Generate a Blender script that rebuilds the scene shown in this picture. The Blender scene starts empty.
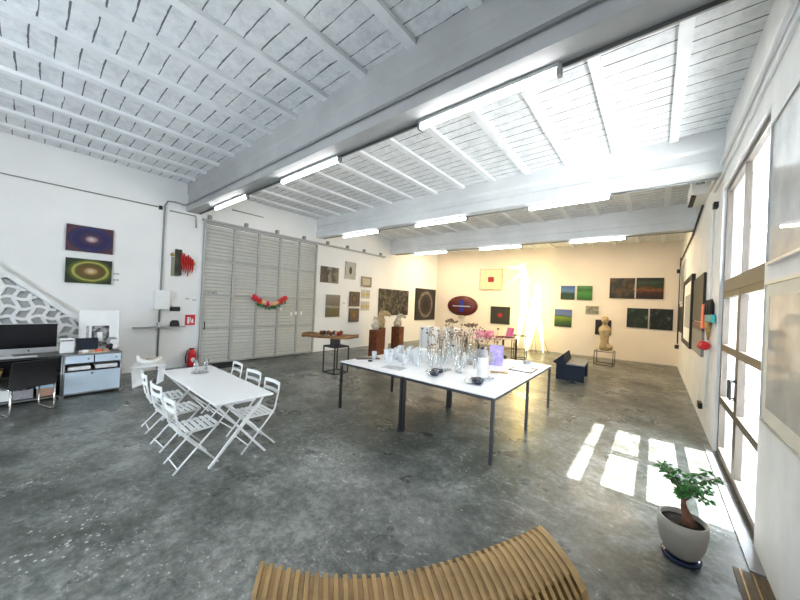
import bpy, bmesh, math, random
from mathutils import Vector, Matrix
random.seed(7)
PI = math.pi
R_ = math.radians
S = 1.12          # overall scale from working units to metres
scene = bpy.context.scene
COL = scene.collection

# ------------------------------------------------------------ materials
def nmat(name):
    m = bpy.data.materials.new(name); m.use_nodes = True
    nt = m.node_tree; b = nt.nodes['Principled BSDF']
    return m, nt, b
def N(nt, t, **k):
    n = nt.nodes.new(t)
    for a, v in k.items():
        if a.startswith('i_'): n.inputs[a[2:]].default_value = v
        else: setattr(n, a, v)
    return n
def L(nt, a, b): nt.links.new(a, b)
def c4(c): return (c[0], c[1], c[2], 1.0)
def math_(nt, op, a, b=None, clamp=False):
    n = nt.nodes.new('ShaderNodeMath'); n.operation = op; n.use_clamp = clamp
    for i, v in enumerate((a, b)):
        if v is None: continue
        if isinstance(v, (int, float)): n.inputs[i].default_value = v
        else: L(nt, v, n.inputs[i])
    return n.outputs[0]
def noise(nt, vec, scale, detail=4, rough=.55, dist=0):
    n = nt.nodes.new('ShaderNodeTexNoise'); n.inputs['Scale'].default_value = scale
    n.inputs['Detail'].default_value = detail; n.inputs['Roughness'].default_value = rough
    n.inputs['Distortion'].default_value = dist
    if vec is not None: L(nt, vec, n.inputs['Vector'])
    return n.outputs['Fac']
def ramp(nt, fac, stops, interp='LINEAR'):
    n = nt.nodes.new('ShaderNodeValToRGB'); n.color_ramp.interpolation = interp
    e = n.color_ramp.elements
    while len(e) > 1: e.remove(e[-1])
    e[0].position = stops[0][0]; e[0].color = c4(stops[0][1])
    for p, c in stops[1:]:
        x = e.new(p); x.color = c4(c)
    L(nt, fac, n.inputs[0]); return n.outputs[0]
def objco(nt, scale=None):
    t = nt.nodes.new('ShaderNodeTexCoord')
    if scale is None: return t.outputs['Object']
    m = nt.nodes.new('ShaderNodeMapping'); m.inputs['Scale'].default_value = scale
    L(nt, t.outputs['Object'], m.inputs['Vector']); return m.outputs[0]
def bump(nt, b, fac, s=.2, d=.01):
    n = nt.nodes.new('ShaderNodeBump'); n.inputs['Strength'].default_value = s; n.inputs['Distance'].default_value = d
    L(nt, fac, n.inputs['Height']); L(nt, n.outputs[0], b.inputs['Normal'])

def mat(name, col, rough=.5, metal=0., var=.06, nscale=6., bmp=0., trans=0., ior=1.45, spec=None, emit=0., stretch=None, alpha=1.):
    m, nt, b = nmat(name)
    v = objco(nt, stretch)
    f = noise(nt, v, nscale)
    lo = [max(0, c * (1 - var * 2)) for c in col]; hi = [min(1, c * (1 + var)) for c in col]
    L(nt, ramp(nt, f, [(.3, lo), (.7, hi)]), b.inputs['Base Color'])
    b.inputs['Roughness'].default_value = rough; b.inputs['Metallic'].default_value = metal
    b.inputs['Transmission Weight'].default_value = trans; b.inputs['IOR'].default_value = ior
    b.inputs['Alpha'].default_value = alpha
    if spec is not None: b.inputs['Specular IOR Level'].default_value = spec
    if bmp: bump(nt, b, f, bmp)
    if emit:
        b.inputs['Emission Color'].default_value = c4(col); b.inputs['Emission Strength'].default_value = emit
    return m

def art(name, w, h, kind, stops, amt=.1, nscale=4, ax=1., ay=1., cx=0., cy=0., rough=.5, interp='LINEAR', dist=0.5):
    m, nt, b = nmat(name)
    t = nt.nodes.new('ShaderNodeTexCoord'); sp = nt.nodes.new('ShaderNodeSeparateXYZ')
    L(nt, t.outputs['Object'], sp.inputs[0])
    u = math_(nt, 'SUBTRACT', math_(nt, 'DIVIDE', sp.outputs[0], w), cx)
    v = math_(nt, 'SUBTRACT', math_(nt, 'DIVIDE', sp.outputs[2], h), cy)
    nn = math_(nt, 'SUBTRACT', noise(nt, t.outputs['Object'], nscale / max(w, h), 5, .6, dist), .5)
    nn = math_(nt, 'MULTIPLY', nn, amt)
    if kind == 'radial':
        d = math_(nt, 'SQRT', math_(nt, 'ADD', math_(nt, 'POWER', math_(nt, 'ABSOLUTE', math_(nt, 'MULTIPLY', u, ax * 2)), 2),
                                    math_(nt, 'POWER', math_(nt, 'ABSOLUTE', math_(nt, 'MULTIPLY', v, ay * 2)), 2)))
        f = math_(nt, 'ADD', d, nn)
    elif kind == 'land':
        f = math_(nt, 'ADD', math_(nt, 'ADD', v, .5), nn)
    elif kind == 'side':
        f = math_(nt, 'ADD', math_(nt, 'ADD', u, .5), nn)
    else:
        f = math_(nt, 'ADD', nn, .5)
    L(nt, ramp(nt, f, [(p, [x**1.12*.62 for x in c]) for p, c in stops], interp), b.inputs['Base Color'])
    b.inputs['Roughness'].default_value = rough
    return m

M = {}
M['wall'] = mat('white_wall_paint', (.86, .86, .85), .75, var=.02, nscale=1.2, bmp=.08)
M['wallR'] = mat('trowelled_white_plaster', (.80, .80, .79), .6, var=.05, nscale=3.5, bmp=.3, stretch=(1, 1, .6))
M['wallB'] = mat('cream_wall_paint', (.84, .74, .62), .75, var=.02, nscale=1.2, bmp=.05)
M['beam'] = mat('painted_concrete_beam', (.72, .735, .74), .8, var=.05, nscale=1.5, bmp=.3)
M['shadedbeam'] = mat('shaded_concrete_beam', (.40, .40, .395), .8, var=.08, nscale=1.5, bmp=.3)  # darker copy of the beam colour, holding the nearest beam's shade
M['joist'] = mat('painted_joist', (.84, .86, .87), .7, var=.04, nscale=5, bmp=.2)
M['white'] = mat('white_powder_coat', (.86, .87, .87), .4, var=.02)
M['whitegloss'] = mat('white_lacquer', (.88, .89, .90), .18, var=.01)
M['tabletop'] = mat('white_laminate', (.86, .87, .89), .22, var=.015)
M['black'] = mat('black_matte', (.012, .012, .013), .5)
M['screen'] = mat('black_glass_screen', (.006, .006, .008), .12)
M['steel'] = mat('dark_steel', (.06, .06, .065), .35, .6)
M['gsteel'] = mat('grey_steel', (.30, .31, .32), .4, .5)
M['chrome'] = mat('chrome', (.75, .75, .76), .12, 1.0)
M['alu'] = mat('aluminium', (.70, .71, .72), .3, .8)
M['conduit'] = mat('grey_conduit', (.30, .31, .31), .5)
M['cable'] = mat('dark_cable', (.045, .05, .05), .5)
M['doorframe'] = mat('bronze_door_frame', (.095, .08, .065), .4, .2)
M['gate'] = mat('grey_slatted_metal', (.53, .53, .495), .5, .1, var=.03)
M['gateframe'] = mat('grey_gate_frame', (.42, .42, .41), .5, .1, var=.03)
M['red'] = mat('red_paint', (.62, .02, .03), .3)
M['redcloth'] = mat('red_cloth', (.42, .015, .015), .8)
M['orange'] = mat('coral_plastic', (.85, .13, .06), .45)
M['teal'] = mat('teal_plastic', (.03, .38, .40), .45)
M['pink'] = mat('pink_paper', (.85, .20, .38), .6, var=.12, nscale=18)
M['palepink'] = mat('pale_pink_paper', (.86, .38, .48), .6, var=.1, nscale=20)
M['paleblue'] = mat('pale_blue_metal', (.62, .74, .86), .3, var=.01)
M['navy'] = mat('dark_navy_panel', (.006, .014, .03), .6, var=.1)
M['corten'] = mat('rusted_steel', (.20, .058, .02), .7, .2, var=.3, nscale=9, bmp=.2)
M['wood'] = mat('light_ash_wood', (.42, .265, .105), .45, var=.14, nscale=3, bmp=.1, stretch=(2, 2, 14))
M['wood2'] = mat('ash_wood_spacer', (.36, .215, .085), .5, var=.14, nscale=3, bmp=.1, stretch=(2, 2, 14))
M['slab'] = mat('weathered_olive_wood', (.27, .13, .045), .6, var=.35, nscale=7, bmp=.4, stretch=(1, 4, 4))
M['bone'] = mat('pale_driftwood', (.60, .52, .40), .7, var=.25, nscale=14, bmp=.5)
M['cream'] = mat('cream_carved_stone', (.48, .35, .18), .7, var=.15, nscale=14, bmp=.5)
M['pulp'] = mat('white_paper_pulp', (.84, .84, .82), .8, var=.06, nscale=14, bmp=.4)
M['pot'] = mat('beige_ceramic', (.36, .33, .285), .5, var=.03)
M['soil'] = mat('potting_soil', (.035, .022, .014), .95, var=.4, nscale=60, bmp=1.)
M['bark'] = mat('reddish_bark', (.20, .085, .045), .8, var=.3, nscale=30, bmp=.6)
M['leaf'] = mat('green_leaf', (.045, .20, .04), .35, var=.35, nscale=20)
M['saucer'] = mat('dark_blue_saucer', (.015, .025, .07), .2)
def thin_glass(name, tint, ior, boost):
    m = bpy.data.materials.new(name); m.use_nodes = True; nt = m.node_tree; nt.nodes.clear()
    out = nt.nodes.new('ShaderNodeOutputMaterial'); tr = nt.nodes.new('ShaderNodeBsdfTransparent'); gl = nt.nodes.new('ShaderNodeBsdfGlossy')
    tr.inputs[0].default_value = c4(tint); gl.inputs['Roughness'].default_value = .02; gl.inputs[0].default_value = (1, 1, 1, 1)
    fr = nt.nodes.new('ShaderNodeFresnel'); ge = nt.nodes.new('ShaderNodeNewGeometry')
    L(nt, math_(nt, 'SUBTRACT', ior, math_(nt, 'MULTIPLY', ge.outputs['Backfacing'], ior-1/ior)), fr.inputs[0])
    mx = nt.nodes.new('ShaderNodeMixShader'); L(nt, math_(nt, 'MULTIPLY', fr.outputs[0], boost, True), mx.inputs[0]); L(nt, tr.outputs[0], mx.inputs[1]); L(nt, gl.outputs[0], mx.inputs[2])
    L(nt, mx.outputs[0], out.inputs[0]); return m
M['glass'] = thin_glass('clear_window_glass', (.98, .99, 1.), 1.5, 1.)
M['frost'] = mat('frosted_glass', (.86, .90, .93), .25, trans=.0, var=.01, alpha=.45)
M['vessel'] = thin_glass('clear_vessel_glass', (.95, .97, .98), 1.5, 3.0)
M['stem'] = mat('dried_stem', (.28, .22, .15), .8)
M['bud'] = mat('dried_flower', (.24, .145, .09), .8, var=.4, nscale=40)
M['budpale'] = mat('pale_dried_flower', (.62, .52, .42), .8, var=.3, nscale=40)
M['crystal'] = mat('dark_mirrored_crystal', (.09, .09, .13), .12, .7, var=.6, nscale=40, bmp=.6)
M['lilac'] = mat('lilac_printed_card', (.45, .36, .74), .4, var=.25, nscale=14)
M['paper'] = mat('white_paper', (.86, .86, .85), .7, var=.02)
M['papergrey'] = mat('grey_printed_paper', (.45, .46, .47), .6, var=.3, nscale=30)
M['lampmat'] = mat('warm_lit_fibre', (1., .90, .50), .6, emit=1.5, var=0)
M['greybox'] = mat('grey_file_box', (.36, .35, .37), .7, var=.15, nscale=30)
M['brownbox'] = mat('brown_carton', (.50, .30, .21), .7, var=.1)
M['bluelid'] = mat('blue_plastic_lid', (.42, .62, .75), .35)
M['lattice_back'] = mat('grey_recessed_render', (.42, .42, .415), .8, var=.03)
M['gold'] = mat('worn_brass', (.5, .33, .12), .4, .6, var=.2, nscale=20)
M['mat_rubber'] = mat('black_doormat_rubber', (.012, .012, .012), .9)
M['exterior'] = mat('sunlit_paving', (.55, .54, .52), .9, var=.05)
M['brown'] = mat('brown_glazed_wood', (.11, .075, .04), .55, var=.25, nscale=8, stretch=(8, 1, 1), bmp=.2)

def brick_mat():
    m, nt, b = nmat('whitewashed_brick')
    t = nt.nodes.new('ShaderNodeTexCoord'); mp = nt.nodes.new('ShaderNodeMapping')
    mp.inputs['Rotation'].default_value = (PI/2, 0, PI/2)
    L(nt, t.outputs['Object'], mp.inputs[0])
    br = nt.nodes.new('ShaderNodeTexBrick'); L(nt, mp.outputs[0], br.inputs[0])
    br.inputs['Color1'].default_value = (.78, .76, .70, 1); br.inputs['Color2'].default_value = (.70, .68, .62, 1)
    br.inputs['Mortar'].default_value = (.45, .43, .38, 1); br.inputs['Scale'].default_value = 1.
    br.inputs['Brick Width'].default_value = .5; br.inputs['Row Height'].default_value = .25; br.inputs['Mortar Size'].default_value = .012
    L(nt, br.outputs[0], b.inputs['Base Color']); b.inputs['Roughness'].default_value = .9
    return m
M['brick'] = brick_mat()

def tube_mat():
    m, nt, b = nmat('lit_fluorescent_tube')
    b.inputs['Base Color'].default_value = (.9, .9, .9, 1)
    b.inputs['Emission Color'].default_value = (.97, .98, 1, 1); b.inputs['Emission Strength'].default_value = TUBE
    return m
TUBE = 18.
M['tube'] = tube_mat()

def floor_mat():
    m, nt, b = nmat('polished_concrete')
    v = objco(nt)
    big = noise(nt, v, .45, 6, .62, .2)
    mid = noise(nt, v, 3.2, 9, .68, .1)
    fine = noise(nt, v, 14, 10, .78, .4)
    f = math_(nt, 'ADD', math_(nt, 'MULTIPLY', big, .42), math_(nt, 'ADD', math_(nt, 'MULTIPLY', mid, .30), math_(nt, 'MULTIPLY', fine, .40)))
    base = ramp(nt, f, [(.46, (.030, .035, .029)), (.53, (.065, .073, .063)), (.585, (.128, .138, .124)), (.66, (.27, .28, .262))])
    # pale trowel scuffs
    sc = math_(nt, 'MULTIPLY', math_(nt, 'SUBTRACT', noise(nt, objco(nt, (1., 1.6, 1.)), 13, 12, .72, .2), .55), 10, True)
    sc = math_(nt, 'MULTIPLY', sc, math_(nt, 'MULTIPLY', math_(nt, 'SUBTRACT', noise(nt, objco(nt, (1.3, .8, 1.)), 1.4, 4, .6), .46), 7, True), True)
    mx = nt.nodes.new('ShaderNodeMixRGB'); L(nt, math_(nt, 'MULTIPLY', sc, .75), mx.inputs[0]); L(nt, base, mx.inputs[1]); mx.inputs[2].default_value = (.44, .45, .44, 1)
    # paint flecks
    vo = nt.nodes.new('ShaderNodeTexVoronoi'); vo.inputs['Scale'].default_value = 6; L(nt, v, vo.inputs['Vector'])
    v2 = nt.nodes.new('ShaderNodeTexVoronoi'); v2.inputs['Scale'].default_value = 21; L(nt, v, v2.inputs['Vector'])
    thr = math_(nt, 'MULTIPLY', math_(nt, 'SUBTRACT', noise(nt, v, .8, 4, .6), .47), 1.1)
    fl = math_(nt, 'MAXIMUM', math_(nt, 'LESS_THAN', vo.outputs['Distance'], .045), math_(nt, 'LESS_THAN', v2.outputs['Distance'], thr))
    mx2 = nt.nodes.new('ShaderNodeMixRGB'); L(nt, math_(nt, 'MULTIPLY', fl, .7), mx2.inputs[0]); L(nt, mx.outputs[0], mx2.inputs[1]); mx2.inputs[2].default_value = (.62, .62, .60, 1)
    L(nt, mx2.outputs[0], b.inputs['Base Color'])
    L(nt, ramp(nt, noise(nt, v, 1.3, 3), [(.35, (.24,)*3), (.65, (.42,)*3)]), b.inputs['Roughness'])
    b.inputs['Specular IOR Level'].default_value = .6
    return m
M['floor'] = floor_mat()

def ceil_mat():
    m, nt, b = nmat('whitewashed_ceiling_tiles')
    v = objco(nt); sp = nt.nodes.new('ShaderNodeSeparateXYZ'); L(nt, v, sp.inputs[0])
    cell = math_(nt, 'FLOOR', math_(nt, 'DIVIDE', math_(nt, 'SUBTRACT', sp.outputs[0], .13), .66))
    wn = nt.nodes.new('ShaderNodeTexWhiteNoise'); wn.noise_dimensions = '1D'; L(nt, cell, wn.inputs['W'])
    y = math_(nt, 'ADD', math_(nt, 'DIVIDE', sp.outputs[1], .178), wn.outputs['Value'])
    y = math_(nt, 'ADD', y, math_(nt, 'MULTIPLY', math_(nt, 'SUBTRACT', noise(nt, v, 1.5, 3), .5), .30))
    fr = math_(nt, 'ABSOLUTE', math_(nt, 'SUBTRACT', math_(nt, 'FRACT', y), .5))
    wid = math_(nt, 'ADD', .024, math_(nt, 'MULTIPLY', math_(nt, 'SUBTRACT', noise(nt, v, 3, 4, .7), .44), .13))
    line = math_(nt, 'LESS_THAN', fr, wid)
    base = ramp(nt, noise(nt, v, 9, 8, .7), [(.3, (.62, .64, .66)), (.55, (.80, .82, .83)), (.75, (.88, .89, .90))])
    mx = nt.nodes.new('ShaderNodeMixRGB'); L(nt, math_(nt, 'MULTIPLY', line, .95), mx.inputs[0]); L(nt, base, mx.inputs[1]); mx.inputs[2].default_value = (.10, .11, .12, 1)
    L(nt, mx.outputs[0], b.inputs['Base Color']); b.inputs['Roughness'].default_value = .85
    hgt = math_(nt, 'ADD', math_(nt, 'MULTIPLY', math_(nt, 'SUBTRACT', 1, line), .6), math_(nt, 'MULTIPLY', noise(nt, v, 25, 6), .5))
    bump(nt, b, hgt, .5, .02)
    return m
M['ceil'] = ceil_mat()

def picture_glass():
    m, nt, b = nmat('glazed_pale_print')
    v = objco(nt)
    L(nt, ramp(nt, noise(nt, v, 3, 6, .6), [(.35, (.40, .41, .41)), (.65, (.62, .62, .60))]), b.inputs['Base Color'])
    b.inputs['Roughness'].default_value = .5
    b.inputs['Coat Weight'].default_value = 1.; b.inputs['Coat Roughness'].default_value = .01; b.inputs['Coat IOR'].default_value = 1.9
    return m
M['glazed'] = picture_glass()

# ------------------------------------------------------------ mesh builder
class MB:
    def __init__(s): s.v = []; s.f = []; s.sm = []
    def add(s, vs, fs, smooth=False):
        o = len(s.v); s.v += [tuple(p) for p in vs]
        for f in fs: s.f.append([o + i for i in f]); s.sm.append(smooth)
        return s
    def box(s, x0, x1, y0, y1, z0, z1):
        v = [(x, y, z) for x in (x0, x1) for y in (y0, y1) for z in (z0, z1)]
        return s.add(v, [(0,1,3,2),(4,6,7,5),(0,4,5,1),(2,3,7,6),(0,2,6,4),(1,5,7,3)])
    def hexa(s, a, b):   # a: 4 bottom points ccw, b: 4 top points ccw
        return s.add(list(a)+list(b), [(3,2,1,0),(4,5,6,7),(0,1,5,4),(1,2,6,5),(2,3,7,6),(3,0,4,7)])
    def bar(s, p, q, w, d=None, up=(0,0,1)):
        d = w if d is None else d
        p = Vector(p); q = Vector(q); t = (q-p).normalized(); u = Vector(up)
        if abs(t.dot(u)) > .98: u = Vector((1,0,0))
        a = t.cross(u).normalized()*w/2; b = a.normalized().cross(t)*d/2
        return s.hexa([p-a-b, p+a-b, p+a+b, p-a+b], [q-a-b, q+a-b, q+a+b, q-a+b])
    def tube(s, pts, r, n=8, caps=True):
        pts = [Vector(p) for p in pts]; rr = r if isinstance(r, (list, tuple)) else [r]*len(pts)
        rings = []; prev = None
        for i, p in enumerate(pts):
            t = (pts[min(i+1, len(pts)-1)] - pts[max(i-1, 0)]).normalized()
            if prev is None:
                u = Vector((0,0,1)) if abs(t.z) < .9 else Vector((1,0,0))
                a = t.cross(u).normalized()
            else:
                a = (prev - t*prev.dot(t)).normalized()
            prev = a; b = t.cross(a)
            rings.append([p + (a*math.cos(2*PI*k/n) + b*math.sin(2*PI*k/n))*rr[i] for k in range(n)])
        vs = [v for g in rings for v in g]; fs = []
        for i in range(len(pts)-1):
            for k in range(n):
                k2 = (k+1) % n; fs.append((i*n+k, i*n+k2, (i+1)*n+k2, (i+1)*n+k))
        s.add(vs, fs, True)
        if caps:
            o = len(s.v)-len(vs)
            s.f.append([o+k for k in reversed(range(n))]); s.sm.append(False)
            s.f.append([o+(len(pts)-1)*n+k for k in range(n)]); s.sm.append(False)
        return s
    def lathe(s, prof, n=24, c=(0,0,0), sx=1, sy=1, capb=True, capt=True):
        vs = []; fs = []
        for r, z in prof:
            for k in range(n):
                a = 2*PI*k/n; vs.append((c[0]+r*sx*math.cos(a), c[1]+r*sy*math.sin(a), c[2]+z))
        for i in range(len(prof)-1):
            for k in range(n):
                k2 = (k+1) % n; fs.append((i*n+k, i*n+k2, (i+1)*n+k2, (i+1)*n+k))
        s.add(vs, fs, True); o = len(s.v)-len(vs)
        if capb: s.f.append([o+k for k in reversed(range(n))]); s.sm.append(False)
        if capt: s.f.append([o+(len(prof)-1)*n+k for k in range(n)]); s.sm.append(False)
        return s
    def blob(s, c, r, n=12, m=8, amp=0., rot=None, seed=0):
        rnd = random.Random(seed); vs = []; fs = []
        ph = [rnd.uniform(0, 6) for _ in range(6)]
        for i in range(1, m):
            th = PI*i/m
            for k in range(n):
                a = 2*PI*k/n
                d = 1 + amp*(math.sin(3*a+ph[0]+2*th)+math.sin(2*a+ph[1]-3*th)+.6*math.sin(5*a+ph[2]+4*th))/2.6
                p = Vector((r[0]*math.sin(th)*math.cos(a)*d, r[1]*math.sin(th)*math.sin(a)*d, r[2]*math.cos(th)*d))
                if rot: p = rot @ p
                vs.append(p+Vector(c))
        for i in range(m-2):
            for k in range(n):
                k2 = (k+1) % n; fs.append((i*n+k, (i+1)*n+k, (i+1)*n+k2, i*n+k2))
        t = Vector((0,0,r[2])); b = Vector((0,0,-r[2]))
        if rot: t = rot @ t; b = rot @ b
        vs += [t+Vector(c), b+Vector(c)]; T = len(vs)-2
        for k in range(n):
            k2 = (k+1) % n; fs.append((T, k, k2)); fs.append((T+1, (m-2)*n+k2, (m-2)*n+k))
        return s.add(vs, fs, True)
    def prism(s, poly, y0, y1, axis='y'):   # poly in (x,z) extruded along y ; axis 'x': poly (y,z); 'z': poly (x,y)
        n = len(poly)
        def P(p, t):
            return (p[0], t, p[1]) if axis == 'y' else ((t, p[0], p[1]) if axis == 'x' else (p[0], p[1], t))
        vs = [P(p, y0) for p in poly] + [P(p, y1) for p in poly]
        fs = [tuple(range(n)), tuple(reversed(range(n, 2*n)))]
        for k in range(n):
            k2 = (k+1) % n; fs.append((k, n+k, n+k2, k2))
        return s.add(vs, fs)
    def build(s, name, m, parent=None, loc=(0,0,0), rz=0., bevel=0., rot=None):
        me = bpy.data.meshes.new(name); me.from_pydata(s.v, [], s.f)
        bm = bmesh.new(); bm.from_mesh(me); bmesh.ops.recalc_face_normals(bm, faces=bm.faces); bm.to_mesh(me); bm.free()
        for p, k in zip(me.polygons, s.sm): p.use_smooth = k
        me.materials.append(M[m] if isinstance(m, str) else m)
        o = bpy.data.objects.new(name, me); COL.objects.link(o)
        o.location = loc; o.rotation_euler = rot if rot else (0, 0, rz)
        if parent: o.parent = parent
        if bevel:
            b = o.modifiers.new('bevel', 'BEVEL'); b.width = bevel; b.segments = 2; b.limit_method = 'ANGLE'
        return o
def tag(o, label, cat, group=None, kind=None):
    o['label'] = label; o['category'] = cat
    if group: o['group'] = group
    if kind: o['kind'] = kind
    return o
def empty(name, loc, rz=0., rot=None):
    o = bpy.data.objects.new(name, None); COL.objects.link(o); o.location = loc
    o.rotation_euler = rot if rot else (0, 0, rz); o.empty_display_size = .1
    return o
def thing(name, label, cat, loc, rz=0., group=None):
    return tag(empty(name, loc, rz), label, cat, group)
def struct(o): o['kind'] = 'structure'; return o
def copy_tree(o, parent=None):
    c = o.copy(); COL.objects.link(c)
    if parent: c.parent = parent
    for ch in list(o.children): copy_tree(ch, c)
    return c
def B(*a): return MB().box(*a)

# ------------------------------------------------------------ room constants (working units)
XL, XR = -8.25, .63
ZC = 4.17
YF = -3.6
DY0, DY1, DZ = 3.54, 5.66, 3.36        # glazed door opening
def yb(x): return 12.7 + (x - XL)*.125
BA = math.atan(.125)

# ------------------------------------------------------------ shell
struct(MB().prism([(XL-.3, YF-.3), (XR+.30, YF-.3), (XR+.30, yb(XR)+.3), (XL-.3, yb(XL)+.3)], -.15, 0, 'z').build('floor', 'floor'))
struct(MB().prism([(XL-.3, YF-.3), (XR+.30, YF-.3), (XR+.30, yb(XR)+.3), (XL-.3, yb(XL)+.3)], ZC, ZC+.2, 'z').build('ceiling', 'ceil'))
struct(B(XL-.25, XL, YF-.25, yb(XL)+.3, 0, ZC).build('wall_left', 'wall'))
struct(MB().prism([(XL, yb(XL)), (XR, yb(XR)), (XR, yb(XR)+.25), (XL, yb(XL)+.25)], 0, ZC, 'z').build('wall_back', 'wallB'))
w = MB()
w.box(XR, XR+.28, YF-.25, DY0, 0, ZC); w.box(XR, XR+.28, DY1, yb(XR)+.3, 0, ZC); w.box(XR, XR+.28, DY0, DY1, DZ, ZC)
struct(w.build('wall_right', 'wallR'))
w = MB()     # unseen wall behind the camera; its opening is added to light the front bay
ops = [(-4.6, -2.6)]
w.box(XL, XR, YF-.25, YF, 0, .7); w.box(XL, XR, YF-.25, YF, 2.9, ZC)
xs = [XL] + [c for o_ in ops for c in o_] + [XR]
for i in range(0, len(xs), 2): w.box(xs[i], xs[i+1], YF-.25, YF, .7, 2.9)
struct(w.build('wall_front', 'wall'))
for i, (a, b) in enumerate(ops):
    f = MB()
    f.box(a, b, YF-.16, YF-.08, .7, .78); f.box(a, b, YF-.16, YF-.08, 2.82, 2.9)
    for x in (a, (a+b)/2-.03, b-.06): f.box(x, x+.06, YF-.16, YF-.08, .78, 2.82)
    o = struct(f.build('window_%d' % (i+1), 'white'))  # frame of the added opening, out of view

# joists
k = 0; x = .13
while x > XL+.1:
    for (a, b) in ((YF, 2.235), (2.60, 5.70), (5.93, 9.2), (9.52, yb(x))):
        k += 1; struct(B(x-.05, x+.05, a, b, ZC-.045, ZC).build('trim_%d' % k, 'joist'))
    x -= .66
# beams: deep web, haunch under the tiles
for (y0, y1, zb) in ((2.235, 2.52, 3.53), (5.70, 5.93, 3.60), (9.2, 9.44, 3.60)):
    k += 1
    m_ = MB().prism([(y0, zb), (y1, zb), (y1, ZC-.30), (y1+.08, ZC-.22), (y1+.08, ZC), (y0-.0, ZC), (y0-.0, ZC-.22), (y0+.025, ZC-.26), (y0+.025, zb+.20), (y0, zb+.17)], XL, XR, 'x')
    struct(m_.build('trim_%d' % k, 'beam' if y0 > 3 else 'shadedbeam'))

# brown strip set in the floor along the right wall, grey sill before the door
k += 1; struct(B(.47, XR, -1., 3.16, 0, .006).build('trim_%d' % k, 'brown'))
k += 1
s_ = MB()
for xx in (.50, .56): s_.box(xx, xx+.008, -1., 3.16, .006, .010)
struct(s_.build('trim_%d' % k, 'gold'))
k += 1; struct(B(.555, XR, 3.18, 5.8, 0, .012).build('trim_%d' % k, 'gsteel'))

# outside
struct(B(XR+.28, 14, -8, 20, -.2, -.05).build('ground', 'exterior'))
struct(B(11, 11.6, -12, 26, -.05, 5.5).build('trim_90', 'brick'))
struct(B(XR+.28, XR+.62, 3.2, 6.0, 3.44, 3.56).build('trim_91', 'beam'))

# ------------------------------------------------------------ glazed door (door_2) and transom panes
xa, xb = .665, .725
d = empty('door_2', (xa, DY0, 0)); struct(d)
W = DY1-DY0
f = MB()
f.box(0, .06, 0, .06, 0, DZ); f.box(0, .06, W-.06, W, 0, DZ); f.box(0, .06, .06, W-.06, 3.30, DZ)
f.box(0, .06, .06, W-.06, 2.02, 2.17); f.box(.005, .055, 1.07, 1.11, 2.17, 3.30); f.box(0, .06, .06, W-.06, 0, .02)
f.build('door_frame', 'doorframe', d)
MB().box(.025, .033, .06, 1.07, 2.17, 3.30).build('transom_pane', 'glass', d)
MB().box(.025, .033, 1.11, W-.06, 2.17, 3.30).build('transom_pane', 'glass', d)
for (a, b) in ((.065, 1.075), (1.085, W-.065)):
    lf = MB()
    lf.box(-.005, .05, a, a+.065, .025, 2.015); lf.box(-.005, .05, b-.065, b, .025, 2.015)
    for (z0, z1) in ((.025, .10), (.655, .73), (1.30, 1.38), (1.95, 2.015)): lf.box(-.005, .05, a+.065, b-.065, z0, z1)
    leaf = lf.build('door_leaf', 'doorframe', d)
    for (z0, z1) in ((.10, .655), (.73, 1.30), (1.38, 1.95)):
        MB().box(.02, .028, a+.065, b-.065, z0, z1).build('glass_pane', 'glass', leaf)
h = MB(); h.tube([(-.005, 1.13, .88), (-.05, 1.13, .88), (-.05, 1.13, 1.06), (-.005, 1.13, 1.06)], .010); h.tube([(-.005, 1.03, .88), (-.05, 1.03, .88), (-.05, 1.03, 1.06), (-.005, 1.03, 1.06)], .010)
h.build('door_handle', 'black', d)

# ------------------------------------------------------------ grey slatted sliding gate (door_1)
g = empty('door_1', (XL+.02, 2.62, 0)); struct(g)
ys = [0, .66, 1.28, 1.89, 2.50, 3.10]; H1 = 3.36
zr = [.04, .87, 1.66, 2.50, H1]
for i in range(5):
    a, b = ys[i]+.022, ys[i+1]-.022
    vs = []; fs = []
    pm = MB(); z = .05; st = .086
    poly = [(0, .05)]
    while z < H1-.05:
        poly += [(.034, z+.004), (.022, z+st*.60), (.002, z+st*.66), (.002, z+st)]
        z += st
    poly.append((0, z))
    # corrugated slats, profile in x-z extruded along y
    pm.prism([(p[0], p[1]) for p in poly], a, b, 'y')
    pm.build('slatted_panel', 'gate', g)
f = MB()
for y in ys: f.box(.0, .055, y-.024, y+.024, .03, H1+.01)
for z in zr: f.box(.0, .05, ys[0], ys[-1], z-.018, z+.018)
f.build('gate_frame', 'gateframe', g)
MB().tube([(.05, .06, .86), (.09, .06, .86), (.09, .06, 1.02), (.05, .06, 1.02)], .012).build('door_handle', 'black', g)
MB().box(.055, .062, .06, .30, 1.69, 1.76).build('name_plate', 'papergrey', g)
f = MB()
for (y, z) in ((1.95, 1.30), (2.42, 1.18), (2.60, 1.18), (2.28, 1.16)): f.box(.052, .056, y, y+.07, z, z+.10)
f.build('paper_note', 'paper', g)
# rail and hangers
r = thing('sliding_door_rail', 'grey steel sliding door rail with hanger brackets above slatted gate', 'rail', (XL+.0, 2.55, 3.42))
MB().box(.03, .10, 0, 6.3, -.025, .025).build('track', 'gateframe', r)
for y in (2.70, 3.55, 4.40, 5.26, 6.13, 6.96, 7.75, 8.62):
    MB().box(0, .09, y-2.55-.035, y-2.55+.035, .025, .13).build('bracket', 'conduit', r)

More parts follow.
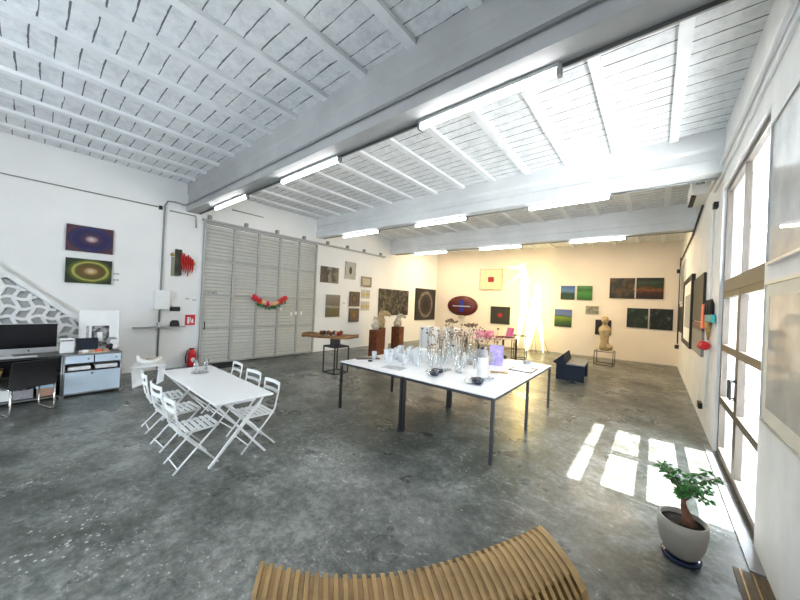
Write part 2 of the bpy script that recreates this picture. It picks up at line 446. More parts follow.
# ------------------------------------------------------------ stair balustrade, lattice of curved openings
st = thing('stair_balustrade', 'white openwork balustrade with sloping rail behind the desk', 'balustrade', (XL+.02, 0, 0))
slope = (1.10-1.93)/(.62+.29)
def zc(y): return 1.93 + slope*(y+.29)
y0, y1 = -1.6, .64
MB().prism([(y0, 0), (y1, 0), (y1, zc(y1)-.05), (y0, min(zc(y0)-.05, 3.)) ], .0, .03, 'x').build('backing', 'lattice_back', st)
lt = MB(); sp_ = .165; am = .028
def clip_add(pts, w, horiz, dx=0.):
    run = []
    for p in pts + [None]:
        ok = p is not None and y0 <= p[0] <= y1 and .02 <= p[1] <= zc(p[0])-.04
        if ok: run.append(p)
        else:
            if len(run) > 1:
                vs = []; fs = []
                for (yy, zz) in run:
                    o1 = (0, w/2) if horiz else (w/2, 0)
                    for sx in (.03, .07-dx):
                        for sg in (-1, 1): vs.append((sx, yy+sg*o1[0], zz+sg*o1[1]))
                for i in range(len(run)-1):
                    o_ = i*4; q = o_+4
                    fs += [(o_+2, o_+3, q+3, q+2), (o_, o_+2, q+2, q), (o_+1, q+1, q+3, o_+3), (o_, q, q+1, o_+1)]
                fs += [(0, 1, 3, 2), (len(vs)-4, len(vs)-2, len(vs)-1, len(vs)-3)]
                lt.add(vs, fs)
            run = []
nst = 8
for j in range(0, 20):
    pts = [(y0 + i*sp_/nst, j*sp_ + am*math.sin(PI*(i/nst))) for i in range(int((y1-y0)/sp_*nst)+1)]
    clip_add(pts, .05, True)
for i in range(0, 15):
    pts = [(y0 + i*sp_ + am*math.sin(PI*(q/nst)+PI/2), q*sp_/nst) for q in range(int(3.2/sp_*nst))]
    clip_add(pts, .05, False, .004)
lt.build('lattice', 'white', st)
MB().hexa([(0, y0, zc(y0)-.06), (.10, y0, zc(y0)-.06), (.10, y1+.02, zc(y1)-.06), (0, y1+.02, zc(y1)-.06)],
          [(0, y0, zc(y0)+.04), (.10, y0, zc(y0)+.04), (.10, y1+.02, zc(y1)+.04), (0, y1+.02, zc(y1)+.04)]).build('sloping_rail', 'white', st)
MB().box(.0, .08, y1, y1+.03, 0, zc(y1)).build('end_post', 'gsteel', st)

# ------------------------------------------------------------ desk unit (metal frame shelving)
XF = -6.90; XBk = -7.42; ZT = .66
def metal_unit(loc, wid, name, label):
    u = thing(name, label, 'cabinet', loc)
    f = MB(); D = XF-XBk; t = .012
    for y in (t, wid-t):
        for x in (-t, -D+t): f.tube([(x, y, .03), (x, y, ZT-t)], t, 8)
    for z in (.045, ZT-t):
        for y in (t, wid-t): f.tube([(-t, y, z), (-D+t, y, z)], t, 8)
        for x in (-t, -D+t): f.tube([(x, t, z), (x, wid-t, z)], t, 8)
    for y in (t, wid-t):
        for x in (-t, -D+t): f.tube([(x, y, 0), (x, y, .03)], .016, 8)
    f.build('frame', 'gsteel', u)
    return u
u = metal_unit((XF, .385, 0), .675, 'storage_cabinet', 'pale blue metal storage cabinet with drawers and open shelf beside the desk')
Wd = .675; D = XF-XBk
MB().box(-D+.01, -.012, .014, Wd-.014, ZT-.018, ZT).build('top_panel', 'steel', u)
MB().box(-D+.01, -D+.02, .02, Wd-.02, .06, ZT-.02).build('back_panel', 'black', u)
sd = MB(); sd.box(-D+.02, -.014, .008, .016, .06, ZT-.02); sd.box(-D+.02, -.014, Wd-.016, Wd-.008, .06, ZT-.02); sd.build('side_panel', 'paleblue', u)
MB().box(-D+.02, -.014, .017, Wd-.017, .395, .41).build('shelf', 'steel', u)
MB().box(-D+.02, -.014, .017, Wd-.017, .50, .51).build('shelf', 'steel', u)
for (a, b) in ((.02, .33), (.345, Wd-.02)):
    dr = MB().box(-.03, -.004, a, b, .52, .635).build('drawer', 'paleblue', u)
    MB().lathe([(.012, 0), (.012, .012)], 10).build('knob', 'chrome', dr, (-.004, b-.06, .58), rot=(0, PI/2, 0))
dr = MB().box(-.03, -.004, .02, Wd-.02, .06, .385).build('door', 'paleblue', u)
MB().lathe([(.014, 0), (.014, .012)], 10).build('knob', 'steel', dr, (-.004, Wd*.47, .35), rot=(0, PI/2, 0))
for (a, b, hh) in ((.05, .30, .05), (.36, .62, .058)):
    tag(MB().box(-.20, .20, 0, b-a, 0, hh).build('paper_stack', 'paper', None, (XF-.24, .385+a, .41)),
        'white paper stack on the %s side of the cabinet shelf' % ('left' if a < .2 else 'right'), 'papers')

u = metal_unit((XF, -1.15, 0), 1.535, 'desk_unit', 'black topped metal desk with open shelves under the computer')
Wd = 1.535
MB().box(-D+.01, 0, 0, Wd-.012, ZT-.018, ZT).build('desk_top', 'steel', u)
MB().box(-D+.01, -D+.02, .02, Wd-.02, .06, ZT-.02).build('back_panel', 'black', u)
MB().box(-D+.02, -.014, .017, Wd-.017, .05, .065).build('shelf', 'steel', u)
MB().box(-D+.02, -.014, .60, Wd-.017, .39, .405).build('shelf', 'steel', u)
MB().box(-D+.02, -.014, Wd-.02, Wd-.01, .06, ZT-.02).build('side_panel', 'black', u)
# things on the low shelf
t = thing('file_box', 'white storage box with black finger hole on low desk shelf', 'box', (XF-.04, -.42, .065))
MB().box(-.3, 0, 0, .20, 0, .145).build('carton', 'paper', t, bevel=.004)
MB().lathe([(.016, 0), (.016, .003)], 12).build('finger_hole', 'black', t, (0, .06, .07), rot=(0, PI/2, 0))
tag(MB().box(-.3, 0, 0, .10, 0, .145).build('file_box', 'paper', None, (XF-.04, -.205, .065), bevel=.004), 'narrow plain white storage box on low desk shelf', 'box')
tag(MB().box(-.3, 0, 0, .19, 0, .125).build('file_box', 'greybox', None, (XF-.05, -.085, .065), bevel=.004), 'grey patterned storage box on low desk shelf', 'box')
t = thing('camera', 'small black camera on top of the grey storage box', 'camera', (XF-.10, .02, .19))
MB().box(-.04, .02, -.05, .05, 0, .06).build('camera_body', 'black', t, bevel=.006)
MB().lathe([(.024, 0), (.024, .03), (.018, .03)], 16).build('lens', 'chrome', t, (.02, 0, .03), rot=(0, PI/2, 0))
t = thing('storage_tub', 'brown carton tub with pale blue lid on low desk shelf', 'tub', (XF-.05, .135, .065))
MB().box(-.25, 0, 0, .17, 0, .12).build('tub_body', 'brownbox', t, bevel=.006)
MB().box(-.26, .01, -.008, .178, .12, .175).build('lid', 'bluelid', t, bevel=.01)
tag(MB().hexa([(-.25, 0, 0), (.0, 0, 0), (.0, .35, 0), (-.25, .35, 0)], [(-.27, -.01, .09), (.02, -.01, .09), (.02, .37, .09), (-.27, .37, .09)]).build('letter_tray', 'gold', None, (XF-.03, -.55, .405)),
    'brass coloured tray on the middle desk shelf', 'tray')
tag(MB().box(-.2, 0, 0, .32, 0, .05).build('folder_stack', 'navy', None, (XF-.05, -.53, .50)), 'dark blue folders lying in the brass tray', 'folders')

# computer
t = thing('desktop_computer', 'wide black screen computer with silver chin on desk', 'computer', (-7.12, -.05, ZT))
MB().box(-.02, .0, -.66, .37, .035, .475).build('housing', 'alu', t, bevel=.004)
MB().box(0, .004, -.655, .365, .115, .470).build('screen', 'screen', t)
MB().box(0, .004, -.655, .365, .040, .110).build('chin', 'alu', t)
MB().lathe([(.010, 0), (.012, .002)], 12, sx=1, sy=.85).build('emblem', 'black', t, (.004, .09, .076), rot=(0, PI/2, 0))
sm_ = MB(); sm_.hexa([(-.09, -.24, 0), (.08, -.24, 0), (.08, -.05, 0), (-.09, -.05, 0)], [(-.09, -.24, .006), (.08, -.24, .006), (.08, -.05, .006), (-.09, -.05, .006)])
sm_.box(-.05, -.035, -.22, -.07, .006, .22); sm_.build('stand', 'alu', t)
t = thing('keyboard', 'slim white keyboard in front of the computer', 'keyboard', (-6.98, .03, ZT))
MB().box(-.05, .05, -.28, .10, 0, .012).build('keyboard_body', 'alu', t, bevel=.003)
kk = MB()
for a in range(4):
    for b in range(16): kk.box(-.043+a*.022, -.024+a*.022, -.272+b*.0225, -.252+b*.0225, .012, .016)
kk.build('key_grid', 'white', t)

# items on the cabinet
t = thing('tower_speaker', 'white box with dark slot at the right of the computer', 'box', (-7.15, .345, ZT))
MB().box(-.10, 0, 0, .165, 0, .225).build('box_body', 'white', t, bevel=.008)
MB().box(0, .003, .015, .15, .185, .20).build('slot', 'black', t)
t = thing('small_screen', 'small dark blue screen standing on the storage cabinet', 'screen', (-7.20, .53, ZT))
MB().box(-.02, 0, 0, .26, .02, .215).build('screen_panel', 'navy', t, rot=(0, R_(-8), 0))
MB().box(-.05, .03, .04, .22, 0, .012).build('foot', 'white', t)
t = thing('serving_tray', 'pale wooden tray of small orange cartons on the cabinet', 'tray', (-7.03, .55, ZT))
MB().box(-.06, .08, 0, .36, 0, .014).build('tray_base', 'bone', t)
for i, c_ in enumerate(('paper', 'brownbox', 'orange', 'brownbox')):
    MB().box(-.03, .04, .04+i*.08, .105+i*.08, .014, .045).build('carton', c_, t)
t = thing('desk_figure', 'small dark and white figurine beside the tray on cabinet', 'figurine', (-7.18, .93, ZT))
MB().blob((0, 0, .055), (.05, .055, .055), amp=.15, seed=2).build('dark_body', 'black', t)
MB().tube([(0, -.01, .09), (.01, -.03, .15), (.0, .0, .20), (.0, .05, .20), (0, .09, .185)], [.022, .02, .024, .02, .008]).build('head', 'greybox', t)
MB().blob((.03, .075, .05), (.04, .045, .05), amp=.1, seed=3).build('white_body', 'pulp', t)
# leaning framed print
t = thing('framed_print', 'white framed print with a grey square photo leaning behind the cabinet', 'framed print', (-7.36, .565, ZT))
t.rotation_euler = (0, R_(-4), 0)
MB().box(-.02, 0, 0, .50, 0, .66).build('frame', 'white', t, bevel=.004)
MB().box(0, .003, .155, .375, .05, .40).build('photo', art('grey_photo', .3, .4, 'noise', [(.42, (.05, .05, .05)), (.5, (.3, .3, .3)), (.56, (.62, .62, .62))], .8, 6), t)
MB().box(.003, .005, .225, .29, .13, .29).build('white_patch', 'paper', t)
MB().box(0, .003, .09, .125, .10, .40).build('side_strip', 'papergrey', t)

# black cantilever chair
t = thing('office_chair', 'black cantilever chair with chrome tube legs at the desk', 'chair', (-6.50, .03, 0), R_(109))
# local: +y faces the desk after rotation, width along x
bp = MB(); pts = []
for i in range(9):
    z = .36+.36*i/8; pts.append((-.20-.05*(i/8)+.02*math.sin(PI*i/8), z))
bp.prism([(p[0]-.012, p[1]) for p in pts] + [(p[0]+.012, p[1]) for p in reversed(pts)], -.215, .215, 'x')
bp.build('backrest', 'black', t, bevel=.006)
MB().box(-.21, .21, -.19, .20, .365, .40).build('seat', 'black', t, bevel=.012)
for sx in (-1, 1):
    MB().tube([(sx*.20, -.20, .36), (sx*.20, -.21, .10), (sx*.20, -.205, .03), (sx*.20, -.17, .012), (sx*.20, .16, .012), (sx*.20, .20, .03), (sx*.20, .20, .34), (sx*.20, .16, .355), (sx*.20, -.19, .355)], .011, 8).build('leg', 'chrome', t)
MB().tube([(-.19, .19, .35), (.19, .19, .35)], .010).build('crossbar', 'chrome', t)

# ------------------------------------------------------------ pictures
def painting(name, label, loc, rz, w, h, m, d=.035, frame=None, fw=.02, matw=0., cat='painting', group=None, matm='paper'):
    """local: x width, z height, centred; front faces -y"""
    if frame is None:
        o = MB().box(-w/2, w/2, -d, 0, -h/2, h/2).build(name, m, None, loc, rz)
        return tag(o, label, cat, group)
    t = thing(name, label, cat, loc, rz, group)
    f = MB()
    f.box(-w/2, w/2, -d, 0, h/2-fw, h/2); f.box(-w/2, w/2, -d, 0, -h/2, -h/2+fw)
    f.box(-w/2, -w/2+fw, -d, 0, -h/2+fw, h/2-fw); f.box(w/2-fw, w/2, -d, 0, -h/2+fw, h/2-fw)
    f.build('frame', frame, t)
    if matw: MB().box(-w/2+fw, w/2-fw, -d*.6, -.002, -h/2+fw, h/2-fw).build('mat_board', matm, t)
    a = fw+matw
    MB().box(-w/2+a, w/2-a, -d*.6-.003, -.002, -h/2+a, h/2-a).build('print', m, t)
    return t
RL = PI/2; RR = -PI/2
def onleft(y0, y1, z0, z1, *a, **k):
    return painting(a[0], a[1], (XL+.002, (y0+y1)/2, (z0+z1)/2), RL, y1-y0, z1-z0, a[2], **k)
def onback(x0, x1, z0, z1, *a, **k):
    xm = (x0+x1)/2
    return painting(a[0], a[1], (xm, yb(xm)-.003, (z0+z1)/2), BA, (x1-x0), z1-z0, a[2], **k)
def onright(y0, y1, z0, z1, *a, **k):
    return painting(a[0], a[1], (XR-.002, (y0+y1)/2, (z0+z1)/2), RR, y1-y0, z1-z0, a[2], **k)

onleft(.41, 1.04, 2.37, 2.85, 'abstract_painting', 'dark violet abstract canvas with glowing white centre, upper of two', 
  art('violet_nebula', .63, .48, 'radial', [(0, (1, 1, .98)), (.14, (.75, .55, .55)), (.3, (.12, .05, .13)), (.55, (.025, .014, .12)), (.82, (.03, .022, .2)), (.88, (.08, .07, .2)), (.93, (.02, .015, .09)), (1.3, (.16, .06, .10))], .22, 3, cx=.02, cy=0))
onleft(.42, 1.04, 1.785, 2.24, 'abstract_painting', 'green and amber abstract canvas with a yellow ring, lower of two',
  art('amber_ring', .62, .455, 'radial', [(0, (1, .98, .85)), (.16, (.85, .60, .28)), (.34, (.26, .13, .02)), (.62, (.14, .13, .01)), (.76, (.75, .72, .18)), (.85, (.16, .2, .02)), (1.15, (.06, .10, .01)), (1.4, (.02, .04, .01))], .16, 3, cx=.03))
for z in (1.99, 1.87):
    tag(B(0, .003, 0, .08, 0, .03).build('caption_label', 'papergrey', None, (XL, 1.07, z)), '%s small caption label right of the amber ring canvas' % ('upper' if z > 1.9 else 'lower'), 'label')

sep = (.30, .26, .20)
onleft(5.93, 6.64, 2.22, 2.74, 'photograph', 'sepia photo of a bright interior, upper left of the small prints', art('sepia_room', .7, .5, 'side', [(.05, (.20, .16, .11)), (.35, (.08, .06, .045)), (.5, (.55, .50, .42)), (.65, (.10, .08, .05)), (.9, (.42, .36, .28))], .9, 6))
onleft(6.93, 7.40, 2.42, 3.01, 'framed_print', 'tall white print with a small dark lozenge, topmost small print', art('lozenge', .47, .59, 'radial', [(0, (.75, .75, .70)), (.12, (.03, .03, .02)), (.38, (.10, .12, .06)), (.48, (.72, .70, .64))], .25, 5, ax=1.6, interp='LINEAR'), frame='bone', fw=.02, cat='framed print')
onleft(7.70, 8.21, 2.20, 2.57, 'framed_print', 'small landscape print in a thick brown frame', art('buff_print', .5, .37, 'noise', [(.35, (.70, .60, .35)), (.6, (.85, .80, .66))], .8, 5), frame=mat('taupe_frame', (.27, .20, .15), .5), fw=.06, cat='framed print')
onleft(6.19, 6.75, 1.11, 1.84, 'photograph', 'faded sepia landscape photo below the bright interior photo', art('sepia_land', .56, .73, 'land', [(.05, (.22, .18, .08)), (.38, (.28, .23, .12)), (.46, (.62, .58, .48)), (.52, (.30, .25, .18)), (.95, (.45, .40, .33))], .25, 5))
onleft(7.18, 7.65, 1.47, 1.99, 'framed_print', 'small brown framed dark print, upper of a pair', art('dark_study', .4, .5, 'radial', [(0, (.45, .26, .16)), (.5, (.13, .08, .06)), (1, (.26, .20, .16))], .8, 5), frame=mat('walnut_frame', (.12, .08, .06), .5), fw=.05, cat='framed print')
onleft(7.19, 7.65, .92, 1.40, 'framed_print', 'small brown framed amber print, lower of a pair', art('amber_study', .4, .5, 'radial', [(0, (.58, .33, .12)), (.5, (.28, .15, .06)), (1, (.30, .25, .20))], .5, 5), frame=mat('umber_frame', (.13, .09, .07), .5), fw=.06, cat='framed print')
i = 0
for (a, b) in ((7.74, 7.95), (7.98, 8.17)):
    for (z0, z1) in ((1.77, 2.09), (1.33, 1.66)):
        onleft(a, b, z0, z1, 'small_card', '%s pale yellow card in the %s of the block of four' % (('upper' if z0 > 1.5 else 'lower'), ('left column' if a < 7.9 else 'right column')),
          art('yellow_card_%d' % i, .2, .3, 'land', [(.2, (.85, .82, .70)), (.45, (.88, .66, .22)), (.7, (.86, .84, .78))], .3, 4), d=.012, cat='card'); i += 1
onleft(8.66, 10.50, 1.15, 2.19, 'charcoal_drawing', 'wide black charcoal artwork with tangled grey forms', art('charcoal', 1.84, 1.04, 'noise', [(.40, (.012, .012, .012)), (.52, (.03, .028, .026)), (.57, (.24, .22, .20)), (.62, (.04, .04, .04)), (.70, (.30, .27, .24))], 1.5, 5, dist=2.5), cat='artwork')
onleft(11.02, 12.62, .92, 2.36, 'charcoal_drawing', 'black artwork with a grey radiating oval near the corner', art('radiating_oval', 1.6, 1.44, 'radial', [(0, (.02, .015, .015)), (.42, (.06, .04, .04)), (.60, (.12, .07, .06)), (.70, (.42, .38, .34)), (.80, (.06, .05, .05)), (1.3, (.018, .018, .018))], .35, 12, ay=.92, ax=1.1), cat='artwork')
# labels near pictures
tag(B(0, .003, 0, .07, 0, .04).build('caption_label', 'papergrey', None, (XL, 6.92, 1.55)), 'tiny caption label beside the sepia landscape photo', 'label')

# back wall
t = onback(-6.10, -5.11, 2.42, 3.33, 'relief_panel', 'cream square panel with a small dark red square in the middle', mat('cream_canvas', (.78, .66, .42), .6), frame='bone', fw=.02, cat='artwork', d=.06)
MB().box(-.125, .125, -.060, -.038, -.11, .11).build('red_square', mat('dark_red_paint', (.35, .01, .02), .5), t)
t = thing('oval_wall_sculpture', 'dark maroon disc sculpture with a blue band and pale bar', 'wall sculpture', (-6.88, yb(-6.88), 1.65), BA)
MB().lathe([(.02, .13), (.35, .12), (.60, .085), (.72, .04), (.74, 0)], 40, sx=1., sy=.63).build('disc', mat('maroon_lacquer', (.10, .016, .010), .35, var=.2), t, rot=(PI/2, 0, 0))
MB().box(-.09, .11, -.135, -.12, -.27, .27).build('blue_band', mat('cobalt_paint', (.02, .03, .30), .4), t)
MB().box(-.42, .42, -.15, -.135, -.035, .012).build('pale_bar', 'alu', t)
MB().box(-.12, .14, -.14, -.02, -.58, -.44).build('foot_bracket', 'bone', t)
t = onback(-5.56, -4.74, .95, 1.70, 'abstract_painting', 'dark olive square painting with a red blot', art('olive_field', .8, .75, 'radial', [(0, (.60, .02, .03)), (.2, (.48, .02, .02)), (.30, (.06, .05, .015)), (1, (.05, .048, .018))], .22, 6))
onback(-2.87, -2.39, 2.10, 2.63, 'landscape_painting', 'small landscape with blue sky over dark trees, upper left', art('land_a', .48, .53, 'land', [(.1, (.04, .10, .02)), (.42, (.02, .07, .03)), (.52, (.10, .22, .22)), (.62, (.18, .34, .62)), (.95, (.10, .20, .50))], .3, 6))
onback(-2.32, -1.82, 2.10, 2.64, 'landscape_painting', 'small bright green meadow canvas, right of the blue one', art('land_b', .5, .54, 'land', [(.1, (.05, .22, .01)), (.5, (.09, .38, .03)), (.7, (.03, .18, .02)), (.95, (.16, .42, .14))], .35, 7))
onback(-3.05, -2.46, 1.03, 1.71, 'landscape_painting', 'landscape of green field under a violet grey sky, lowest', art('land_c', .6, .68, 'land', [(.05, (.03, .07, .01)), (.3, (.08, .20, .01)), (.55, (.32, .42, .02)), (.62, (.08, .16, .08)), (.70, (.20, .28, .50)), (.95, (.16, .22, .48))], .2, 5))
onback(-2.02, -1.60, 1.58, 1.89, 'framed_print', 'tiny pale greenish landscape print above the stone bust', art('pale_land', .4, .3, 'noise', [(.4, (.22, .22, .14)), (.55, (.5, .48, .36)), (.65, (.66, .64, .52))], .9, 6), frame='bone', fw=.015, cat='framed print')
onback(-1.69, -1.20, .84, 1.39, 'abstract_painting', 'small black painting directly behind the stone bust', art('dark_fig', .5, .55, 'noise', [(.4, (.012, .01, .01)), (.58, (.03, .02, .02)), (.66, (.20, .13, .08))], .9, 4))
onback(-1.30, -.57, 2.20, 2.93, 'landscape_photograph', 'dark photo with brown rock and a white glow, upper left of four', art('rock', .73, .73, 'noise', [(.36, (.012, .014, .008)), (.48, (.05, .045, .012)), (.56, (.19, .10, .03)), (.66, (.05, .05, .02)), (.72, (.7, .7, .62))], 1.1, 3), cat='photograph')
onback(-.53, .21, 2.21, 2.94, 'landscape_photograph', 'dark photo of green foliage over orange water, upper right of four', art('orange_water', .74, .73, 'land', [(.1, (.045, .012, .006)), (.30, (.09, .03, .01)), (.42, (.38, .12, .03)), (.52, (.14, .07, .01)), (.62, (.02, .045, .01)), (.78, (.06, .11, .06)), (.95, (.012, .02, .01))], .55, 6), cat='photograph')
onback(-.76, -.17, 1.19, 1.87, 'landscape_photograph', 'very dark green leafy photo with white speck, lower left of four', art('dark_leaf', .6, .68, 'noise', [(.40, (.008, .018, .008)), (.55, (.02, .05, .015)), (.66, (.07, .13, .05)), (.76, (.5, .55, .48))], 1.1, 4), cat='photograph')
onback(-.13, .48, 1.17, 1.88, 'landscape_photograph', 'near black photo with faint grey ripples, lower right of four', art('ripples', .6, .7, 'noise', [(.42, (.006, .01, .008)), (.58, (.018, .026, .02)), (.66, (.14, .17, .15))], 1.2, 5), cat='photograph')

# right wall
onright(11.4, 13.2, 2.05, 3.25, 'framed_print', 'grey framed print high on the right wall near the back corner', art('grey_print', 2.2, 1., 'noise', [(.4, (.42, .42, .40)), (.6, (.60, .58, .54))], .6, 4), frame='alu', fw=.04, cat='framed print')
onright(11.5, 13.0, 1.20, 1.95, 'abstract_painting', 'dark red and black canvas under the grey framed print', art('dkred', 1.8, .75, 'noise', [(.4, (.015, .01, .01)), (.6, (.05, .02, .02)), (.7, (.3, .06, .05))], .9, 4))
onright(8.75, 11.1, 1.02, 2.58, 'framed_print', 'large white print in a thick black frame on the right wall', 'papergrey', frame='black', fw=.10, matw=.3, cat='framed print', d=.06)
onright(6.95, 8.55, 1.62, 2.42, 'abstract_painting', 'black canvas with green and red marks, upper of right wall pair', art('bgreen', 1.4, .6, 'side', [(.2, (.02, .05, .03)), (.5, (.012, .012, .012)), (.8, (.03, .03, .03))], .5, 4))
onright(6.95, 8.55, 1.05, 1.60, 'abstract_painting', 'grey panel with red stripe beneath the black canvas', art('greyred', 1.4, .6, 'land', [(.7, (.42, .41, .39)), (.78, (.08, .03, .03)), (1., (.5, .07, .05))], .1, 4))
for (z0, z1, lab, nm) in ((2.10, 3.12, 'large glazed picture reflecting the room, upper one beside the glass door', 'gp_a'), (1.00, 1.975, 'large glazed picture with cream border, lower one beside the glass door', 'gp_b')):
    t = thing('glazed_picture', lab, 'framed picture', (XR, 1.9, (z0+z1)/2), RR)
    hw = 1.47; hh = (z1-z0)/2
    f = MB(); fw = .018
    f.box(-hw, hw, -.03, 0, hh-fw, hh); f.box(-hw, hw, -.03, 0, -hh, -hh+fw); f.box(-hw, -hw+fw, -.03, 0, -hh+fw, hh-fw); f.box(hw-fw, hw, -.03, 0, -hh+fw, hh-fw)
    f.build('frame', 'alu', t)
    if nm == 'gp_b':
        bo = MB(); a = .085
        for q in ((-hw+fw, hw-fw, hh-fw-a, hh-fw), (-hw+fw, hw-fw, -hh+fw, -hh+fw+a), (-hw+fw, -hw+fw+a, -hh+fw+a, hh-fw-a), (hw-fw-a, hw-fw, -hh+fw+a, hh-fw-a)):
            bo.box(q[0], q[1], -.022, -.004, q[2], q[3])
        bo.build('border', mat('cream_mount', (.70, .66, .56), .5, var=.02), t)
        MB().box(-hw+fw+a, hw-fw-a, -.02, -.004, -hh+fw+a, hh-fw-a).build('glazed_print', 'glazed', t)
    else:
        MB().box(-hw+fw, hw-fw, -.02, -.004, -hh+fw, hh-fw).build('glazed_print', 'glazed', t)

# hanging coloured assemblage by the door
t = thing('hanging_tool_sculpture', 'coral, teal and black plastic pieces hung on wall before the door', 'wall sculpture', (XR, 6.28, 1.68), RR)
MB().box(-.22, .50, -.05, -.01, -.05, .06).build('teal_bar', 'teal', t, bevel=.01)
MB().hexa([(-.62, -.06, -.16), (-.28, -.06, -.16), (-.28, -.01, -.16), (-.62, -.01, -.16)], [(-.52, -.06, .22), (-.34, -.06, .22), (-.34, -.01, .22), (-.52, -.01, .22)]).build('coral_blade', 'orange', t, bevel=.01)
for x in (-.16, .10, .36): MB().tube([(x, -.035, .05), (x, -.035, .20), (x-.03, -.035, .27)], [.03, .028, .01]).build('black_prong', 'black', t)
MB().tube([(.12, -.04, -.05), (.14, -.04, -.15), (.16, -.04, -.30)], [.04, .03, .012]).build('brown_cone', 'gold', t)
tag(MB().tube([(0, 0, 0), (.0, -.10, -.03), (0, -.2, 0)], [.04, .07, .03]).tube([(0, -.24, 0), (0, -.36, -.02), (0, -.42, .02)], [.03, .06, .03]).build('red_handle_pair', 'red', None, (XR-.075, 6.38, 1.32)), 'red and black handles hanging below the teal piece', 'wall sculpture')

# air conditioner
t = thing('air_conditioner', 'white wall air conditioning unit under the ceiling by the right wall', 'air conditioner', (XR, 7.50, 3.74), RR)
MB().prism([(0, 0), (-.17, .0), (-.22, .07), (-.22, .30), (-.19, .34), (0, .34)], -.42, .42, 'x').build('housing', 'white', t, bevel=.01)
MB().box(-.36, .36, -.215, -.15, -.008, .012).build('air_flap', 'black', t)
MB().box(.422, .428, -.17, -.06, .16, .28).build('side_label', 'papergrey', t)

# surface conduits and small boxes
def pipe(name, label, pts, r, m='conduit', cat='conduit'):
    return tag(MB().tube(pts, r, 8).build(name, m), label, cat)
pipe('conduit', 'grey conduit rising on left wall, bending into the first beam', [(XL+.03, 1.83, .03), (XL+.03, 1.83, 3.55), (XL+.03, 1.88, 3.66), (XL+.03, 2.00, 3.68), (XL+.04, 2.16, 3.66), (XL+.10, 2.20, 3.655), (XR-.02, 2.20, 3.655)], .017)
pipe('conduit', 'thin cable running level along the upper left wall', [(XL+.012, YF+.1, 3.50), (XL+.012, 1.72, 3.50)], .012, 'conduit')
pipe('conduit', 'thin white conduit from junction box down beside the gate', [(XL+.02, 1.92, 3.47), (XL+.02, 2.42, 3.47), (XL+.02, 2.44, 3.2)], .014, 'conduit')
pipe('conduit', 'short thin pipe fixed to wall above the sliding gate rail', [(XL+.02, 3.2, 3.82), (XL+.02, 4.0, 3.82)], .014, 'conduit')
pipe('conduit', 'white conduit running high along the right wall over the door', [(XR-.025, .3, 3.70), (XR-.025, 6.9, 3.70)], .022, 'white')
pipe('conduit', 'second thin pipe under the white one over the door', [(XR-.02, .3, 3.58), (XR-.02, 6.3, 3.52)], .014, 'joist')
pipe('conduit', 'vertical conduit between door and the pictures on right wall', [(XR-.02, 6.3, 3.3), (XR-.02, 6.3, .4)], .014, 'joist')
pipe('conduit', 'dark cable dropping down the back right corner', [(XR-.02, yb(XR)-.08, 3.6), (XR-.02, yb(XR)-.08, .75)], .018, 'cable')
pipe('conduit', 'dark cable climbing from back corner towards the air conditioner', [(XR-.025, yb(XR)-.1, 3.45), (XR-.025, 9.6, 3.52), (XR-.025, 7.7, 3.70)], .018, 'cable')
def smallbox(name, label, a, b, m, cat='box'):
    return tag(MB().box(-(b[0]-a[0])/2, (b[0]-a[0])/2, -(b[1]-a[1])/2, (b[1]-a[1])/2, 0, b[2]-a[2]).build(name, m, None, ((a[0]+b[0])/2, (a[1]+b[1])/2, a[2]), bevel=.004), label, cat)
smallbox('junction_box', 'tiny black junction box by the top of the conduit', (XL, 1.73, 3.45), (XL+.05, 1.79, 3.53), 'black')
smallbox('emergency_light', 'small black box high on right wall beside the door', (XR-.05, 6.0, 3.22), (XR, 6.12, 3.30), 'black')
smallbox('wall_socket', 'black wall socket near the floor by the glass door', (XR-.05, 6.85, .24), (XR, 7.05, .33), 'black', 'socket')
smallbox('wall_socket', 'small black socket box low in the back right corner', (XR-.10, 13.3, .62), (XR-.0, 13.42, .74), 'black', 'socket')
smallbox('junction_box', 'dark junction box high in the back right corner', (XR-.12, 13.3, 3.05), (XR-.0, 13.42, 3.17), 'black')

# electrical cabinet, router, shelf, sign, extinguisher
t = thing('electrical_cabinet', 'white electrical cabinet on the left wall conduit', 'cabinet', (XL, 1.85, 1.31))
MB().box(0, .12, -.13, .13, 0, .41).build('cabinet_body', 'white', t, bevel=.006)
MB().box(.12, .128, -.12, .12, .01, .40).build('door', 'white', t, bevel=.002)
t = thing('router', 'black router on a small white ledge beside the electrical cabinet', 'router', (XL, 2.13, 1.27))
MB().box(0, .09, -.13, .13, -.02, 0).build('ledge', 'white', t)
MB().box(.01, .08, -.12, .06, 0, .10).build('router_body', 'black', t, bevel=.006)
MB().tube([(.04, -.10, .1), (.04, -.10, .13)], .006).build('antenna', 'black', t)
sh = thing('wall_shelf', 'narrow white wall shelf with end bracket on the left wall', 'shelf', (XL, 1.40, .92))
MB().box(0, .12, 0, .90, 0, .02).build('shelf_board', 'gsteel', sh)
MB().box(0, .11, .40, .425, .02, .11).build('divider', 'white', sh)
t = thing('telephone', 'black phone base standing on the narrow wall shelf', 'phone', (XL+.06, 2.10, .94))
MB().hexa([(-.04, -.08, 0), (.05, -.08, 0), (.05, .09, 0), (-.04, .09, 0)], [(-.04, -.07, .11), (.01, -.07, .11), (.01, .08, .11), (-.04, .08, .11)]).build('phone_base', 'black', t, bevel=.006)
MB().tube([(-.01, -.05, .115), (-.01, .06, .115)], .018).build('handset', 'black', t)
t = thing('fire_sign', 'red square fire extinguisher sign with white pictogram', 'sign', (XL+.004, 2.31, .95))
MB().box(0, .006, 0, .20, .0, .24).build('sign_plate', 'red', t)
pg = MB()
